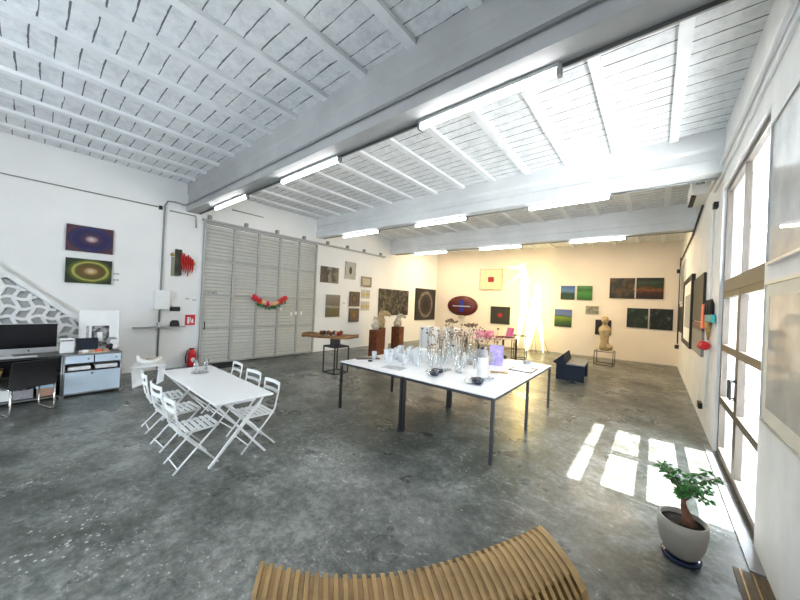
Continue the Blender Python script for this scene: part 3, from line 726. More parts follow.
pg.box(.006, .008, .045, .085, .04, .15); pg.box(.006, .008, .053, .077, .15, .17); pg.box(.006, .008, .04, .10, .17, .182)
pg.prism([(.10, .182), (.112, .17), (.112, .07), (.10, .07), (.10, .16)], .006, .008, 'x')
pg.prism([(.13, .05), (.165, .05), (.165, .11), (.155, .16), (.145, .13), (.135, .15), (.125, .10)], .006, .008, 'x')
pg.build('pictogram', 'paper', t)
t = thing('fire_extinguisher', 'red fire extinguisher standing at the foot of left wall', 'extinguisher', (XL+.11, 2.45, 0))
MB().lathe([(.075, 0), (.082, .02), (.082, .30), (.07, .35), (.035, .385), (.03, .41)], 24).build('cylinder', 'red', t)
MB().lathe([(.084, .0), (.084, .03)], 24).build('foot_ring', 'black', t)
MB().box(-.02, .02, -.055, .05, .41, .43).build('valve_lever', 'black', t)
MB().tube([(0, -.03, .41), (.02, -.10, .38), (.02, -.125, .25), (.02, -.12, .10)], .012).build('hose', 'black', t)
MB().prism([(.04*math.cos(a), .18+.05*math.sin(a)) for a in [2*PI*i/12 for i in range(12)]], .078, .086, 'x').build('label', 'paper', t)
for (y, z) in ((2.30, 1.54), (2.44, 1.52)):
    tag(B(0, .004, 0, .07, 0, .03).build('caption_label', 'papergrey', None, (XL, y, z)), 'tiny wall label above the fire sign, %s one' % ('left' if y < 2.4 else 'right'), 'label')

# hanging red glove and board sculpture
t = thing('wall_relief', 'dark board relief with red cloth strips hanging on left wall', 'wall sculpture', (XL, 2.2, 2.35))
MB().box(0, .05, -.14, -.02, -.28, .30).build('dark_board', mat('weathered_dark_board', (.07, .07, .05), .7, var=.3), t)
MB().box(0, .03, -.20, -.06, -.30, .12).build('side_board', mat('grey_brown_board', (.30, .27, .20), .7), t)
rnd = random.Random(4)
for i in range(6):
    yy = -.03+i*.042; dz = rnd.uniform(-.02, .05)
    MB().tube([(.05, yy+.01, .24+dz-.03*i), (.09, yy, .10), (.08, yy+.01, -.10), (.07, yy, -.16-rnd.uniform(0, .16))], [.016, .024, .018, .006]).build('red_strip', 'redcloth', t)
MB().blob((.05, .20, .02), (.03, .05, .05), amp=.2, seed=5).build('gold_knob', 'gold', t)
MB().blob((.03, -.19, .17), (.03, .04, .04), amp=.2, seed=6).build('gold_knob', 'gold', t)
MB().box(.03, .04, .05, .10, -.38, -.14).build('white_strip', 'paper', t)

# flower garland on gate
t = thing('flower_garland', 'garland of red and yellow flowers with leaves hung on the grey gate', 'garland', (XL+.08, 3.82, 1.60))
MB().tube([(0, 0, .05), (.01, .25, -.12), (.01, .45, -.16), (.01, .68, -.10), (0, .88, .04)], .02).build('vine', 'leaf', t)
rnd = random.Random(9)
for i in range(13):
    u_ = i/12; y = .88*u_; z = -.17*math.sin(PI*u_)+.05
    m_ = 'red' if (u_ < .22 or u_ > .82 or i in (5,)) else ('gold2' if i % 2 else 'palepink')
    if 'gold2' not in M: M['gold2'] = mat('yellow_petals', (.85, .55, .12), .6, var=.1)
    r0 = .085 if m_ == 'red' else .06
    fb = MB()
    for q in range(7):
        a = q*2*PI/7+rnd.random(); fb.blob((.02, y+r0*.55*math.cos(a), z+r0*.55*math.sin(a)), (.025, r0*.45, r0*.45), 8, 5, .1, seed=q)
    fb.blob((.035, y, z), (.02, r0*.4, r0*.4), 8, 5)
    fb.build('flower', m_, t)
lf = MB()
for i in range(60):
    u_ = rnd.random(); y = .88*u_; z = -.17*math.sin(PI*u_)+.02-rnd.uniform(.0, .07)
    a = rnd.uniform(-2.6, -.5); l_ = rnd.uniform(.06, .10)
    dy, dz = math.cos(a)*l_, math.sin(a)*l_
    lf.add([(.0, y, z), (.02, y+dy*.5-dz*.25, z+dz*.5+dy*.25), (.0, y+dy, z+dz), (.02, y+dy*.5+dz*.25, z+dz*.5-dy*.25), (.035, y+dy*.5, z+dz*.5)], [(0, 1, 4), (1, 2, 4), (2, 3, 4), (3, 0, 4), (0, 3, 2, 1)])
o = lf.build('leaves', 'leaf', t); o['kind'] = 'stuff'
tag(MB().box(-.35, .35, -.22, .22, 0, .02).build('doormat', 'mat_rubber', None, (XL+.42, 3.02, 0), rz=PI/2), 'black rubber doormat at the foot of the grey gate', 'mat')

# ------------------------------------------------------------ fluorescent tubes
rows = {0: (2.455, 3.53), 1: (5.885, 3.60), 2: (9.395, 3.60)}
spans = [(-7.15, -5.7), (-4.50, -3.13), (-1.87, -.60)]
nm = ('nearest', 'middle', 'farthest'); sd_ = ('left', 'centre', 'right')
for r_i, (yy, zz) in rows.items():
    for s_i, (a, b) in enumerate(spans):
        t = thing('ceiling_tube_light', 'lit fluorescent tube, %s one under the %s beam' % (sd_[s_i], nm[r_i]), 'light', ((a+b)/2, yy, zz), group=None)
        hw = (b-a)/2
        MB().box(-hw, hw, -.035, .035, -.035, 0).build('housing', 'alu', t)
        MB().tube([(-hw+.03, 0, -.058), (hw-.03, 0, -.058)], .022, 10).build('lamp_tube', 'tube', t)
        for sx in (-1, 1): MB().box(sx*hw-.015, sx*hw+.015, -.03, .03, -.085, 0).build('end_cap', 'gsteel', t)
    for q, (a, b) in enumerate(((-8.1, -7.17), (-5.68, -4.52), (-3.11, -1.89), (-.58, .6))):
        tag(MB().tube([(a, yy, zz-.018), (b, yy, zz-.018)], .014, 8).build('lamp_conduit', 'cable' if r_i == 0 else 'conduit'),
            'thin conduit under the %s beam, %s stretch' % (nm[r_i], ('leftmost', 'second', 'third', 'rightmost')[q]), 'conduit')

# ------------------------------------------------------------ white folded side table with driftwood sculpture
t = thing('side_table', 'low white folded sheet side table by the left wall', 'table', (-7.0, 1.45, 0))
MB().hexa([(-.30, -.16, .345), (.10, -.27, .345), (.14, .22, .345), (-.28, .27, .345)], [(-.30, -.16, .37), (.10, -.27, .37), (.14, .22, .37), (-.28, .27, .37)]).build('table_top', 'white', t)
MB().hexa([(.05, -.235, 0), (.07, -.235, 0), (.06, -.08, .045), (.04, -.08, .045)], [(.06, -.265, .345), (.08, -.265, .345), (.04, -.08, .345), (.02, -.08, .345)]).build('leg', 'white', t)
MB().hexa([(.04, .10, 0), (.06, .10, 0), (.08, .20, .06), (.06, .20, .06)], [(.06, .12, .345), (.08, .12, .345), (.11, .215, .345), (.09, .215, .345)]).build('leg', 'white', t)
t = thing('driftwood_sculpture', 'curved white driftwood piece lying on the low side table', 'sculpture', (-7.04, 1.46, .37))
MB().tube([(-.02, -.17, .17), (0, -.16, .10), (.02, -.10, .055), (.04, 0, .04), (.04, .10, .06), (.02, .18, .10)], [.018, .035, .04, .038, .035, .015], 10).build('curved_limb', 'pulp', t)
MB().tube([(-.04, -.05, .16), (-.03, -.02, .09), (-.02, .05, .06), (-.02, .13, .09), (-.03, .19, .125)], [.015, .03, .035, .03, .012], 10).build('curved_limb', 'bone', t)

# ------------------------------------------------------------ white folding table and chairs
TX0, TX1, TY0, TY1, TZ = -4.99, -3.17, 1.17, 1.75, .66
t = thing('folding_table', 'long white metal folding table with crossed legs', 'table', ((TX0+TX1)/2, (TY0+TY1)/2, 0))
hw, hd = (TX1-TX0)/2, (TY1-TY0)/2
MB().box(-hw, hw, -hd, hd, TZ-.022, TZ).build('tabletop', 'whitegloss', t, bevel=.006)
for sx in (-1, 1):
    x = sx*(hw-(.12 if sx > 0 else .035))
    for sy in (-1, 1):
        MB().bar((x+sy*.012, -sy*hd*.9, TZ-.03), (x+sy*.012, sy*hd*.95, .0), .022, .022, up=(1, 0, 0)).build('leg', 'white', t)
    MB().tube([(x, -hd*.9, TZ-.03), (x, hd*.9, TZ-.03)], .010).build('crossbar', 'white', t)
MB().tube([(-hw+.035, 0, TZ/2), (hw-.12, 0, TZ/2)], .008).build('stretcher', 'white', t)

def make_chair(name, label, loc, rz):
    """bistro chair, local: sitter faces +y; width along x"""
    t = thing(name, label, 'chair', loc, rz, 'white folding chairs around the folding table')
    w = .165
    for sx in (-1, 1):
        x = sx*w
        MB().tube([(x, -.21, .71), (x, -.20, .60), (x, -.165, .42), (x, -.10, .33), (x, .19, .008)], .010, 7).build('long_leg', 'white', t)
        MB().tube([(x*.9, .16, .375), (x*.9, -.19, .008)], .010, 7).build('short_leg', 'white', t)
    MB().tube([(-w, -.155, .05), (w, -.155, .05)], .007, 6).build('stretcher', 'white', t)
    MB().tube([(-w, .12, .085), (w, .12, .085)], .007, 6).build('stretcher', 'white', t)
    for z0, z1 in ((.670, .71), (.582, .620)):
        yy = -.212 if z0 > .6 else -.197
        sl = MB(); n = 6; vs = []; fs = []
        for i in range(n+1):
            u_ = i/n; x = -w+2*w*u_; y = yy-.02*math.sin(PI*u_)
            for (dy, z) in ((-.004, z0), (-.004, z1), (.004, z1), (.004, z0)): vs.append((x, y+dy, z))
        for i in range(n):
            o_ = i*4
            for k2 in range(4): fs.append((o_+k2, o_+(k2+1) % 4, o_+4+(k2+1) % 4, o_+4+k2))
        fs += [(0, 3, 2, 1), (n*4, n*4+1, n*4+2, n*4+3)]
        sl.add(vs, fs).build('back_slat', 'white', t)
    for sx in (-1, 1): MB().bar((sx*(w-.012), -.16, .372), (sx*(w-.012), .18, .384), .012, .018).build('seat_rail', 'white', t)
    for i in range(7):
        y = -.145+i*.052; z = .383+.012*(i/6)
        MB().box(-w+.004, w-.004, y-.017, y+.017, z, z+.006).build('seat_slat', 'white', t)
    return t
cx = [-3.54, -4.13, -4.74]
wh = ['nearest the camera', 'in the middle', 'farthest from the camera']
c0 = make_chair('folding_chair', 'white folding slat chair on the left long side, nearest the camera', (cx[0], 1.105, 0), 0)
first = True
for side in (0, 1):
    for i in range(3):
        if side == 0 and i == 0: continue
        c = copy_tree(c0)
        if side == 0: c.location = (cx[i], 1.105+.02*i, 0); c.rotation_euler = (0, 0, R_((0, 3, -4)[i]))
        else: c.location = (cx[i]+(.03, .06, .03)[i], 1.70+.05*i, 0); c.rotation_euler = (0, 0, PI+R_((0, 4, -3)[i]))
        c['label'] = 'white folding slat chair on the %s long side, %s' % (('left', 'right')[side], wh[i])
def tumbler(name, label, loc, r, h, group=None, cat='glass', n=16, m_='vessel'):
    return tag(MB().lathe([(r*.75, 0), (r, h), (r-.006, h), (r*.75-.006, .012), (.001, .012)], n).build(name, m_, None, loc), label, cat, group)
tumbler('water_glass', 'clear drinking glass at far end of the folding table, left one', (-4.80, 1.50, TZ), .035, .13)
tumbler('water_glass', 'clear drinking glass at far end of the folding table, right one', (-4.76, 1.61, TZ), .035, .14)
tag(MB().lathe([(.03, 0), (.10, .012), (.098, .016), (.02, .006)], 24).build('glass_plate', 'vessel', None, (-4.55, 1.47, TZ)), 'flat clear glass plate on the folding table', 'plate')

# ------------------------------------------------------------ big white exhibition tables
BT = .735
def big_table(name, label, loc, rz, w, d, skip=()):
    t = thing(name, label, 'table', loc, rz)
    MB().box(0, w, 0, d, BT-.012, BT).build('tabletop', 'tabletop', t)
    fr = MB()
    for (a, b, c, e) in ((0.004, w-.004, .004, .034), (.004, w-.004, d-.034, d-.004)): fr.box(a, b, c, e, BT-.045, BT-.012)
    for (a, b) in ((.004, .034), (w-.034, w-.004)): fr.box(a, b, .034, d-.034, BT-.045, BT-.012)
    fr.build('frame', 'steel', t)
    for x in (.004, w-.039):
        for y in (.004, d/2-.018, d-.039):
            MB().box(x, x+.035, y, y+.035, 0, BT-.045).build('leg', 'steel', t)
    return t
rzT = R_(1.2)
def TT(x, y): return (-3.80 + x*math.cos(rzT) - y*math.sin(rzT), 3.18 + x*math.sin(rzT) + y*math.cos(rzT))
big_table('exhibition_table', 'large white square table on dark steel legs, left half', (*TT(0, 0), 0), rzT, 1.25, 2.60)
big_table('exhibition_table', 'large white square table on dark steel legs, right half', (*TT(1.256, 0), 0), rzT, 1.25, 2.60)

# --- glassware and dried flowers
GV = 'clear glass bud vases with dried stems crowded on the exhibition table'
rnd = random.Random(21)
def bud_vase(loc, rz, hgt, rad, sh):
    t = thing('bud_vase', 'clear glass bud vase with dried stem in the crowd on the exhibition table', 'vase', loc, rz, GV)
    MB().lathe([(rad, 0), (rad, hgt*.55), (rad*.45, hgt*.75), (rad*.45, hgt), (rad*.35, hgt), (rad*.35, hgt*.74), (rad*.85, hgt*.54), (rad*.85, .012), (.001, .012)], 14).build('glass_body', 'vessel', t)
    lean = rnd.uniform(-.07, .07); lean2 = rnd.uniform(-.07, .07)
    top = (lean, lean2, sh)
    MB().tube([(0, 0, .03), (lean*.3, lean2*.3, sh*.5), top], .0035, 5).build('stem', 'stem', t)
    return t, top
def seedhead(t, top, kind):
    fb = MB()
    if kind == 0:
        fb.blob(top, (.022, .022, .018), 8, 6, .2, seed=rnd.randint(0, 99)); m_ = 'bud'
    elif kind == 1:
        for q in range(5):
            c_ = (top[0]+rnd.uniform(-.07, .07), top[1]+rnd.uniform(-.07, .07), top[2]+rnd.uniform(-.05, .02))
            fb.tube([(top[0]*.7, top[1]*.7, top[2]*.72), c_], .0025, 4); fb.blob(c_, (.014, .014, .012), 6, 5, seed=q)
        m_ = 'bud'
    else:
        for q in range(4):
            c_ = (top[0]+rnd.uniform(-.05, .05), top[1]+rnd.uniform(-.05, .05), top[2]+rnd.uniform(-.07, .02))
            fb.tube([(top[0]*.7, top[1]*.7, top[2]*.72), c_], .0025, 4); fb.blob(c_, (.012, .012, .02), 6, 5, seed=q)
        m_ = 'budpale'
    fb.build('seed_head', m_, t)
spots = []
tries = 0
while len(spots) < 52 and tries < 5000:
    tries += 1
    x = rnd.uniform(.55, 1.75); y = rnd.uniform(.62, 2.35)
    if y < 1.32 and x < 1.04: continue
    if (x-1.62)**2+(y-1.62)**2 < .15**2 or (x-1.47)**2+(y-.72)**2 < .16**2: continue
    if all((x-a)**2+(y-b)**2 > .088**2 for a, b in spots): spots.append((x, y))
for i, (x, y) in enumerate(spots):
    X, Y = TT(x, y)
    t, top = bud_vase((X, Y, BT), rnd.uniform(0, 6), rnd.uniform(.16, .30), rnd.uniform(.020, .034), rnd.uniform(.34, .60))
    seedhead(t, top, i % 3)
# tall feature heads
for (x, y, hh, lab, kd) in ((.62, 2.45, .62, 'tall stem with a wide rusty brown flower head at the back', 3), (1.02, 2.46, .56, 'tall stem with a flat brown umbel at the back centre', 3)):
    X, Y = TT(x, y)
    t = thing('tall_dried_flower', lab + ' of the exhibition table', 'dried flower', (X, Y, BT))
    MB().lathe([(.03, 0), (.03, .2), (.022, .2), (.022, .012), (.001, .012)], 14).build('glass_body', 'vessel', t)
    MB().tube([(0, 0, .02), (0, 0, hh)], .005, 6).build('stem', 'stem', t)
    fb = MB()
    for q in range(22):
        a = rnd.uniform(0, 6.28); r0 = rnd.uniform(0, .15)
        fb.blob((r0*math.cos(a), r0*math.sin(a), hh+rnd.uniform(-.02, .05)), (.024, .024, .022), 6, 5, .2, seed=q)
    fb.build('flower_head', 'bud' if kd == 3 else 'budpale', t)
# plain glasses front left
GG = 'plain clear glasses at the left front of the exhibition table'
for (x, y, r0, h0) in ((.22, .55, .045, .13), (.36, .70, .05, .17), (.30, .90, .045, .15), (.50, .58, .05, .16), (.48, .82, .05, .20), (.64, .72, .045, .14), (.70, .95, .04, .18), (.62, .50, .045, .13), (.82, .60, .04, .15), (.42, 1.02, .05, .22), (.56, 1.02, .045, .18), (.84, .84, .045, .22), (.98, .74, .04, .16), (.92, .98, .045, .2), (.30, 1.12, .045, .18), (.48, 1.20, .05, .2), (.66, 1.18, .045, .2)):
    X, Y = TT(x, y)
    tumbler('glass_tumbler', 'plain clear glass at the left front of the exhibition table', (X, Y, BT), r0, h0, GG, m_='frost')
# small things
X, Y = TT(.22, .38)
tag(MB().box(-.20, .20, -.07, .07, 0, .012).build('dark_tray', 'steel', None, (TT(.12, .50)[0], TT(.12, .50)[1], BT), rz=R_(55)), 'flat dark tray at the left edge of the exhibition table', 'tray')
tag(MB().lathe([(.035, 0), (.04, .015), (.01, .022)], 16).build('ink_pot', 'black', None, (*TT(.30, .37), BT)), 'small round black pot left of the clear glasses', 'pot')
for (x, y, lab) in ((1.49, .42, 'dark faceted crystal cluster at the front middle of the table'), (2.11, .42, 'dark faceted crystal cluster at the foot of the white column vase')):
    X, Y = TT(x, y)
    t = thing('crystal_cluster', lab, 'crystal', (X, Y, BT))
    for q in range(9):
        a = rnd.uniform(0, 6.28); r0 = rnd.uniform(0, .10)
        MB().blob((r0*math.cos(a), r0*math.sin(a)*1.2, .036), (.06, .06, .036), 6, 4, .2, seed=q).build('crystal', 'crystal' if q % 3 else 'vessel', t)
for (x, y, lab) in ((1.47, .72, 'loose glass pebbles behind the front crystal cluster'), (2.16, .70, 'loose glass pebbles right of the second crystal cluster')):
    X, Y = TT(x, y); gb = MB()
    for q in range(16): gb.blob((rnd.uniform(-.06, .06), rnd.uniform(-.12, .12), .014), (.018, .018, .014), 7, 5, .1, seed=q)
    o = gb.build('glass_pebbles', 'papergrey', None, (X, Y, BT)); tag(o, lab, 'pebbles', kind='stuff')
X, Y = TT(2.00, .82)
t = thing('column_vase', 'white cylinder vase with a dark grey collar on the table', 'vase', (X, Y, BT))
MB().lathe([(.062, 0), (.062, .30), (.055, .30), (.055, .02), (.001, .02)], 24).build('vase_body', 'pulp', t)
MB().lathe([(.064, .27), (.072, .30), (.072, .36), (.05, .38), (.05, .27)], 24, capb=False, capt=False).build('collar', 'greybox', t)
MB().tube([(0, 0, .30), (-.01, -.015, .36), (.01, .0, .42)], [.05, .035, .01]).build('dark_tip', 'crystal', t)
X, Y = TT(1.83, 1.80)
t = thing('lilac_carton', 'lilac printed carton standing on the exhibition table', 'box', (X, Y, BT), R_(20))
MB().box(-.11, .11, -.06, .06, 0, .33).build('carton_body', 'lilac', t, bevel=.004)
MB().box(-.113, -.05, -.063, .063, .04, .22).build('dark_print', 'greybox', t)
tag(MB().blob((0, 0, .10), (.085, .085, .10), 16, 10, .05).build('glass_orb', 'crystal', None, (*TT(1.62, 1.62), BT)), 'round smoky glass vessel left of the lilac carton', 'vessel')
tag(MB().lathe([(.03, 0), (.06, .015), (.05, .05), (.02, .07)], 16).build('black_bowl', 'black', None, (*TT(1.70, 2.52), BT)), 'small black lidded bowl at the back edge of the table', 'bowl')
tag(MB().lathe([(.06, 0), (.11, .03), (.105, .032), (.05, .008), (.001, .008)], 24).build('glass_dish', 'papergrey', None, (*TT(2.14, 2.46), BT)), 'shallow grey dish at the back right corner of the table', 'dish')
t = thing('wire_frame_tray', 'thin dark rectangular frame lying at the right of the table', 'frame', (*TT(2.27, 1.80), BT), R_(2))
f = MB(); f.box(-.17, -.155, -.2, .2, 0, .012); f.box(.155, .17, -.2, .2, 0, .012); f.box(-.155, .155, -.2, -.188, 0, .012); f.box(-.155, .155, .188, .2, 0, .012)
f.build('rim', 'steel', t); MB().box(-.155, .155, -.188, .188, 0, .004).build('white_sheet', 'paper', t)
tag(MB().box(-.16, .16, -.11, .11, 0, .003).build('paper_sheet', 'papergrey', None, (*TT(.86, .30), BT), rz=.2), 'printed paper sheet near the front edge of the table', 'paper')
tag(MB().tube([(0, 0, .012), (.10, .1, .012), (.2, .14, .012)], [.02, .012, .025]).build('ladle', 'gold', None, (*TT(2.0, 1.15), BT)), 'small brass ladle lying behind the crystal cluster', 'ladle')

# ------------------------------------------------------------ slab sculpture on wire stand
def wire_stand(name, label, loc, rz, w, d, h, r=.012, m='steel'):
    t = thing(name, label, 'stand', loc, rz)
    f = MB()
    for z in (r, h-r):
        f.bar((-w/2, -d/2, z), (w/2, -d/2, z), 2*r); f.bar((-w/2, d/2, z), (w/2, d/2, z), 2*r)
        f.bar((-w/2, -d/2, z), (-w/2, d/2, z), 2*r); f.bar((w/2, -d/2, z), (w/2, d/2, z), 2*r)
    f.build('frame', m, t)
    for x in (-w/2, w/2):
        for y in (-d/2, d/2): MB().bar((x, y, 0), (x, y, h), 2*r).build('leg', m, t)
    return t
ws = wire_stand('wire_stand', 'black wire cube stand holding the long wooden slab', (-5.70, 4.64, 0), R_(0), .40, .40, .62)
MB().box(-.2, .2, -.2, .2, .62, .63).build('top_plate', 'black', ws)
t = thing('wood_slab_sculpture', 'long rough wooden slab with dark fruits on a black block', 'sculpture', (-5.72, 4.62, .63), R_(40))
MB().box(-.10, .10, -.10, .10, 0, .16).build('block', 'black', t)
sl = MB(); n = 16; vs = []; fs = []
top = []; 
for i in range(n+1):
    u_ = i/n; x = -.78+1.32*u_; wd = .24*math.sin(PI*min(1, max(.03, u_)))**.6*(1+.3*math.sin(11*u_)); zz = .185+.03*math.sin(6.5*u_+.6)+.04*(u_-.5)
    if u_ < .15: zz += .01
    for (y, z) in ((-wd, zz+.01), (-wd*.5, zz-.03), (wd*.5, zz-.03), (wd, zz+.02), (wd*.5, zz+.06+.02*math.sin(11*u_)), (-wd*.5, zz+.055)): vs.append((x, y, max(z, .161)))
for i in range(n):
    for k2 in range(6): fs.append((i*6+k2, i*6+(k2+1) % 6, (i+1)*6+(k2+1) % 6, (i+1)*6+k2))
fs += [tuple(range(6)), tuple(n*6+q for q in reversed(range(6)))]
sl.add(vs, fs, True).build('slab', 'slab', t)
rnd = random.Random(3)
for q in range(9):
    MB().blob((-.32+q*.055, rnd.uniform(-.09, .07), .265+rnd.uniform(0, .04)), (.05, .05, .05), 10, 8, .12, seed=q).build('carved_fruit', ('corten', 'black', 'bone', 'redcloth')[q % 4 if q != 3 else 0], t)

# ------------------------------------------------------------ rusted plinths with horse heads
def plinth(loc, rz, w, h, label, sc=1.):
    t = thing('plinth', label, 'plinth', loc, rz)
    MB().box(-w/2, w/2, -w/2, w/2, 0, h).build('column', 'corten', t, bevel=.004)
    MB().box(-w/2+.02, w/2-.02, -w/2+.02, w/2-.02, h, h+.004).build('cap_plate', 'steel', t)
def horse(loc, rz, s, label, m):
    t = thing('horse_head_sculpture', label, 'sculpture', loc, rz)
    nk = MB(); nk.tube([(-.02*s, 0, 0), (-.03*s, 0, .08*s), (-.01*s, 0, .17*s), (.02*s, 0, .25*s), (.07*s, 0, .29*s), (.14*s, 0, .27*s), (.20*s, 0, .24*s)], [.085*s, .10*s, .075*s, .062*s, .06*s, .045*s, .03*s], 10)
    nk.blob((.03*s, .03*s, .09*s), (.08*s, .07*s, .10*s), 10, 8, .3, seed=3)
    nk.build('head', m, t)
    e = MB()
    for sy in (-1, 1): e.tube([(.02*s, sy*.035*s, .32*s), (.01*s, sy*.045*s, .38*s)], [.02*s, .004*s], 6)
    e.build('ears', m, t)
    mn = MB()
    for i in range(7): mn.blob((-.09*s+.015*i*s, 0, (.08+.035*i)*s), (.03*s, .02*s, .035*s), 7, 5, .3, seed=i)
    mn.build('mane', m, t)
plinth((-5.96, 6.20, 0), R_(8), .25, .90, 'rusted steel plinth, leftmost and tallest of three')
horse((-5.96, 6.20, .908), R_(150), 1.0, 'pale carved horse head on the leftmost rusted plinth', 'bone')
plinth((-6.28, 6.72, 0), R_(8), .24, .92, 'rusted steel plinth, middle one half hidden behind the left plinth')
horse((-6.28, 6.72, .928), R_(40), 1.5, 'ochre horse head with raised muzzle on the middle plinth', 'cream')
plinth((-6.24, 7.50, 0), R_(8), .29, .92, 'rusted steel plinth, rightmost of three')
horse((-6.24, 7.50, .928), R_(40), 1.2, 'buff horse head on the rightmost rusted plinth', 'bone')
# white plinths behind the glassware
for (x, y, w, h, lab) in ((-5.2, 7.75, .42, 1.00, 'white plinth behind the glassware, left one'), (-4.85, 8.45, .40, .98, 'white plinth behind the glassware, right one'), (-7.55, 8.15, .38, 1.15, 'white plinth below the wide charcoal artwork')):
    tag(MB().box(-w/2, w/2, -w/2, w/2, 0, h).build('white_plinth', 'white', None, (x, y, 0), bevel=.004), lab, 'plinth')

# ------------------------------------------------------------ pink table
pr_ = math.atan2(9.50-8.28, -3.30+3.94)
t = thing('display_table', 'pink topped table with dark legs in front of the back wall', 'table', (-3.90, 8.36, 0), pr_)
Lw = 1.46; Dw = .62
MB().box(0, Lw, 0, Dw, .72, .745).build('tabletop', mat('pale_rose_top', (.80, .55, .52), .5), t)
for x in (.0, Lw-.045):
    for y in (0, Dw-.045): MB().box(x, x+.045, y, y+.045, 0, .72).build('leg', 'steel', t)
MB().box(.045, Lw-.045, .01, .03, .42, .44).build('stretcher', 'corten', t)
def PT(x, y): return (-3.90 + x*math.cos(pr_) - y*math.sin(pr_), 8.36 + x*math.sin(pr_) + y*math.cos(pr_))
for (x, y, s_, lab) in ((.20, .22, .14, 'crumpled pink paper flower at the left end of the display table'), (.52, .18, .13, 'crumpled pink paper flower second from left on the display table')):
    X, Y = PT(x, y); t = thing('paper_flower', lab, 'paper flower', (X, Y, .745))
    for q in range(7):
        a = q*.9; MB().blob((s_*.6*math.cos(a), s_*.6*math.sin(a), s_*.8+s_*.45*math.sin(q*2.1)), (s_*.55, s_*.4, s_*.33), 9, 7, .3, Matrix.Rotation(a, 3, 'Z') @ Matrix.Rotation(.6, 3, 'Y'), q).build('petal', 'pink' if q % 2 else 'palepink', t)
tag(MB().box(-.22, .22, -.05, .05, 0, .2).build('pink_box', 'palepink', None, (*PT(.66, .44), .746), rz=pr_, bevel=.01), 'pale pink box behind the paper flowers', 'box')
rr = thing('red_paper_scraps', 'small dark red paper pieces in the middle of the display table', 'paper', (*PT(.98, .2), .745), pr_)
for q in range(6): MB().blob((-.12+q*.05, .03*(q % 2), .03), (.05, .035, .03), 7, 5, .3, seed=q).build('scrap', 'red' if q % 2 else 'corten', rr)
t = thing('pink_chair_model', 'pink leaning wedge sculpture on a dark base, right end of table', 'sculpture', (*PT(1.30, .24), .745), pr_)
MB().box(-.13, .14, -.12, .12, 0, .035).build('base', 'steel', t)
MB().hexa([(-.02, -.1, .035), (.10, -.1, .035), (.10, .1, .035), (-.02, .1, .035)], [(.06, -.1, .32), (.16, -.1, .30), (.16, .1, .30), (.06, .1, .32)]).build('wedge', 'pink', t, bevel=.008)
wire_stand('wire_stand', 'tall thin wire stand right of the pink display table', (-3.45, 10.55, 0), R_(10), .42, .42, .78)

# ------------------------------------------------------------ glowing fibre figure
t = thing('glowing_figure', 'tall glowing white fibre figure with trailing strands before back wall', 'light sculpture', (-3.65, 12.55, 0))
fb = MB()
def strand(pts, rs, mb=fb): mb.tube(pts, rs, 9)
strand([(-.46, 0, 3.32), (-.38, 0, 2.9), (-.34, .02, 2.3), (-.36, .02, 1.6), (-.46, .0, .9), (-.58, 0, .12)], [.10, .15, .15, .13, .09, .03])
strand([(.10, .05, 2.62), (.14, .05, 2.2), (.10, .05, 1.6), (-.02, .02, 1.0), (-.12, 0, .35), (-.16, 0, .02)], [.08, .15, .17, .14, .09, .03])
strand([(.12, .05, 1.9), (.24, .05, 1.2), (.36, .02, .6), (.44, 0, .03)], [.10, .09, .06, .02])
strand([(-.02, -.05, 2.0), (-.10, -.12, 1.2), (-.16, -.2, .5), (-.14, -.25, .02)], [.06, .08, .06, .02])
strand([(-.46, 0, 3.22), (-.62, 0, 3.30), (-.85, 0, 3.32), (-1.08, 0, 3.35)], [.09, .06, .045, .01])
strand([(-.40, 0, 3.05), (-.60, 0, 2.98), (-.80, 0, 2.85), (-.95, 0, 2.70)], [.07, .045, .03, .008])
fb.build('figure_body', 'lampmat', t)
MB().blob((-.46, 0, 3.35), (.12, .12, .13), 12, 8, .1).build('head', 'lampmat', t)
sf = MB()
for (a, b) in (((-.58, 0, .5), (-.72, .1, 0)), ((.10, 0, .6), (.02, -.12, 0)), ((.36, 0, .7), (.62, .1, 0)), ((.12, 0, .6), (.22, -.12, 0))): sf.tube([a, b], .010, 6)
sf.build('wire_legs', 'gold', t)

# ------------------------------------------------------------ navy bench and stone bust
t = thing('navy_bench', 'dark navy panel bench with sloping back and open box seat', 'bench', (-1.60, 8.95, 0), R_(4))
MB().box(-.27, .33, -.55, -.49, 0, .38).build('side_panel', 'navy', t)
MB().box(.27, .33, .30, .56, 0, .38).build('side_panel', 'navy', t)
MB().box(-.27, -.21, .30, .56, 0, .38).build('side_panel', 'navy', t)
MB().box(-.05, .34, -.56, .58, .38, .41).build('seat', 'gsteel', t)
MB().hexa([(-.10, -.53, .30), (-.04, -.53, .30), (-.04, .53, .30), (-.10, .53, .30)], [(-.36, -.53, .40), (-.12, -.53, .62), (-.12, .53, .62), (-.36, .53, .40)]).build('sloping_back', 'navy', t)
b_ = wire_stand('wire_stand', 'thin wire cube stand carrying the stone bust', (-1.20, 11.95, 0), R_(0), .50, .60, .44, .010)
MB().box(-.20, .20, -.20, .20, .44, .45).build('top_plate', 'bone', b_)
t = thing('stone_bust', 'cream carved torso bust on the thin wire stand', 'sculpture', (-1.22, 11.90, .45))
MB().lathe([(.10, 0), (.16, .06), (.15, .16), (.115, .30), (.13, .48), (.17, .62), (.16, .72), (.085, .80), (.065, .88)], 18, sx=1, sy=.8).build('torso', 'cream', t)
MB().blob((0, -.02, .98), (.10, .12, .14), 14, 10, .08, seed=8).build('head', 'cream', t)
MB().blob((.12, -.02, .12), (.12, .12, .10), 12, 8, .25, seed=4).build('rough_base', 'cream', t)

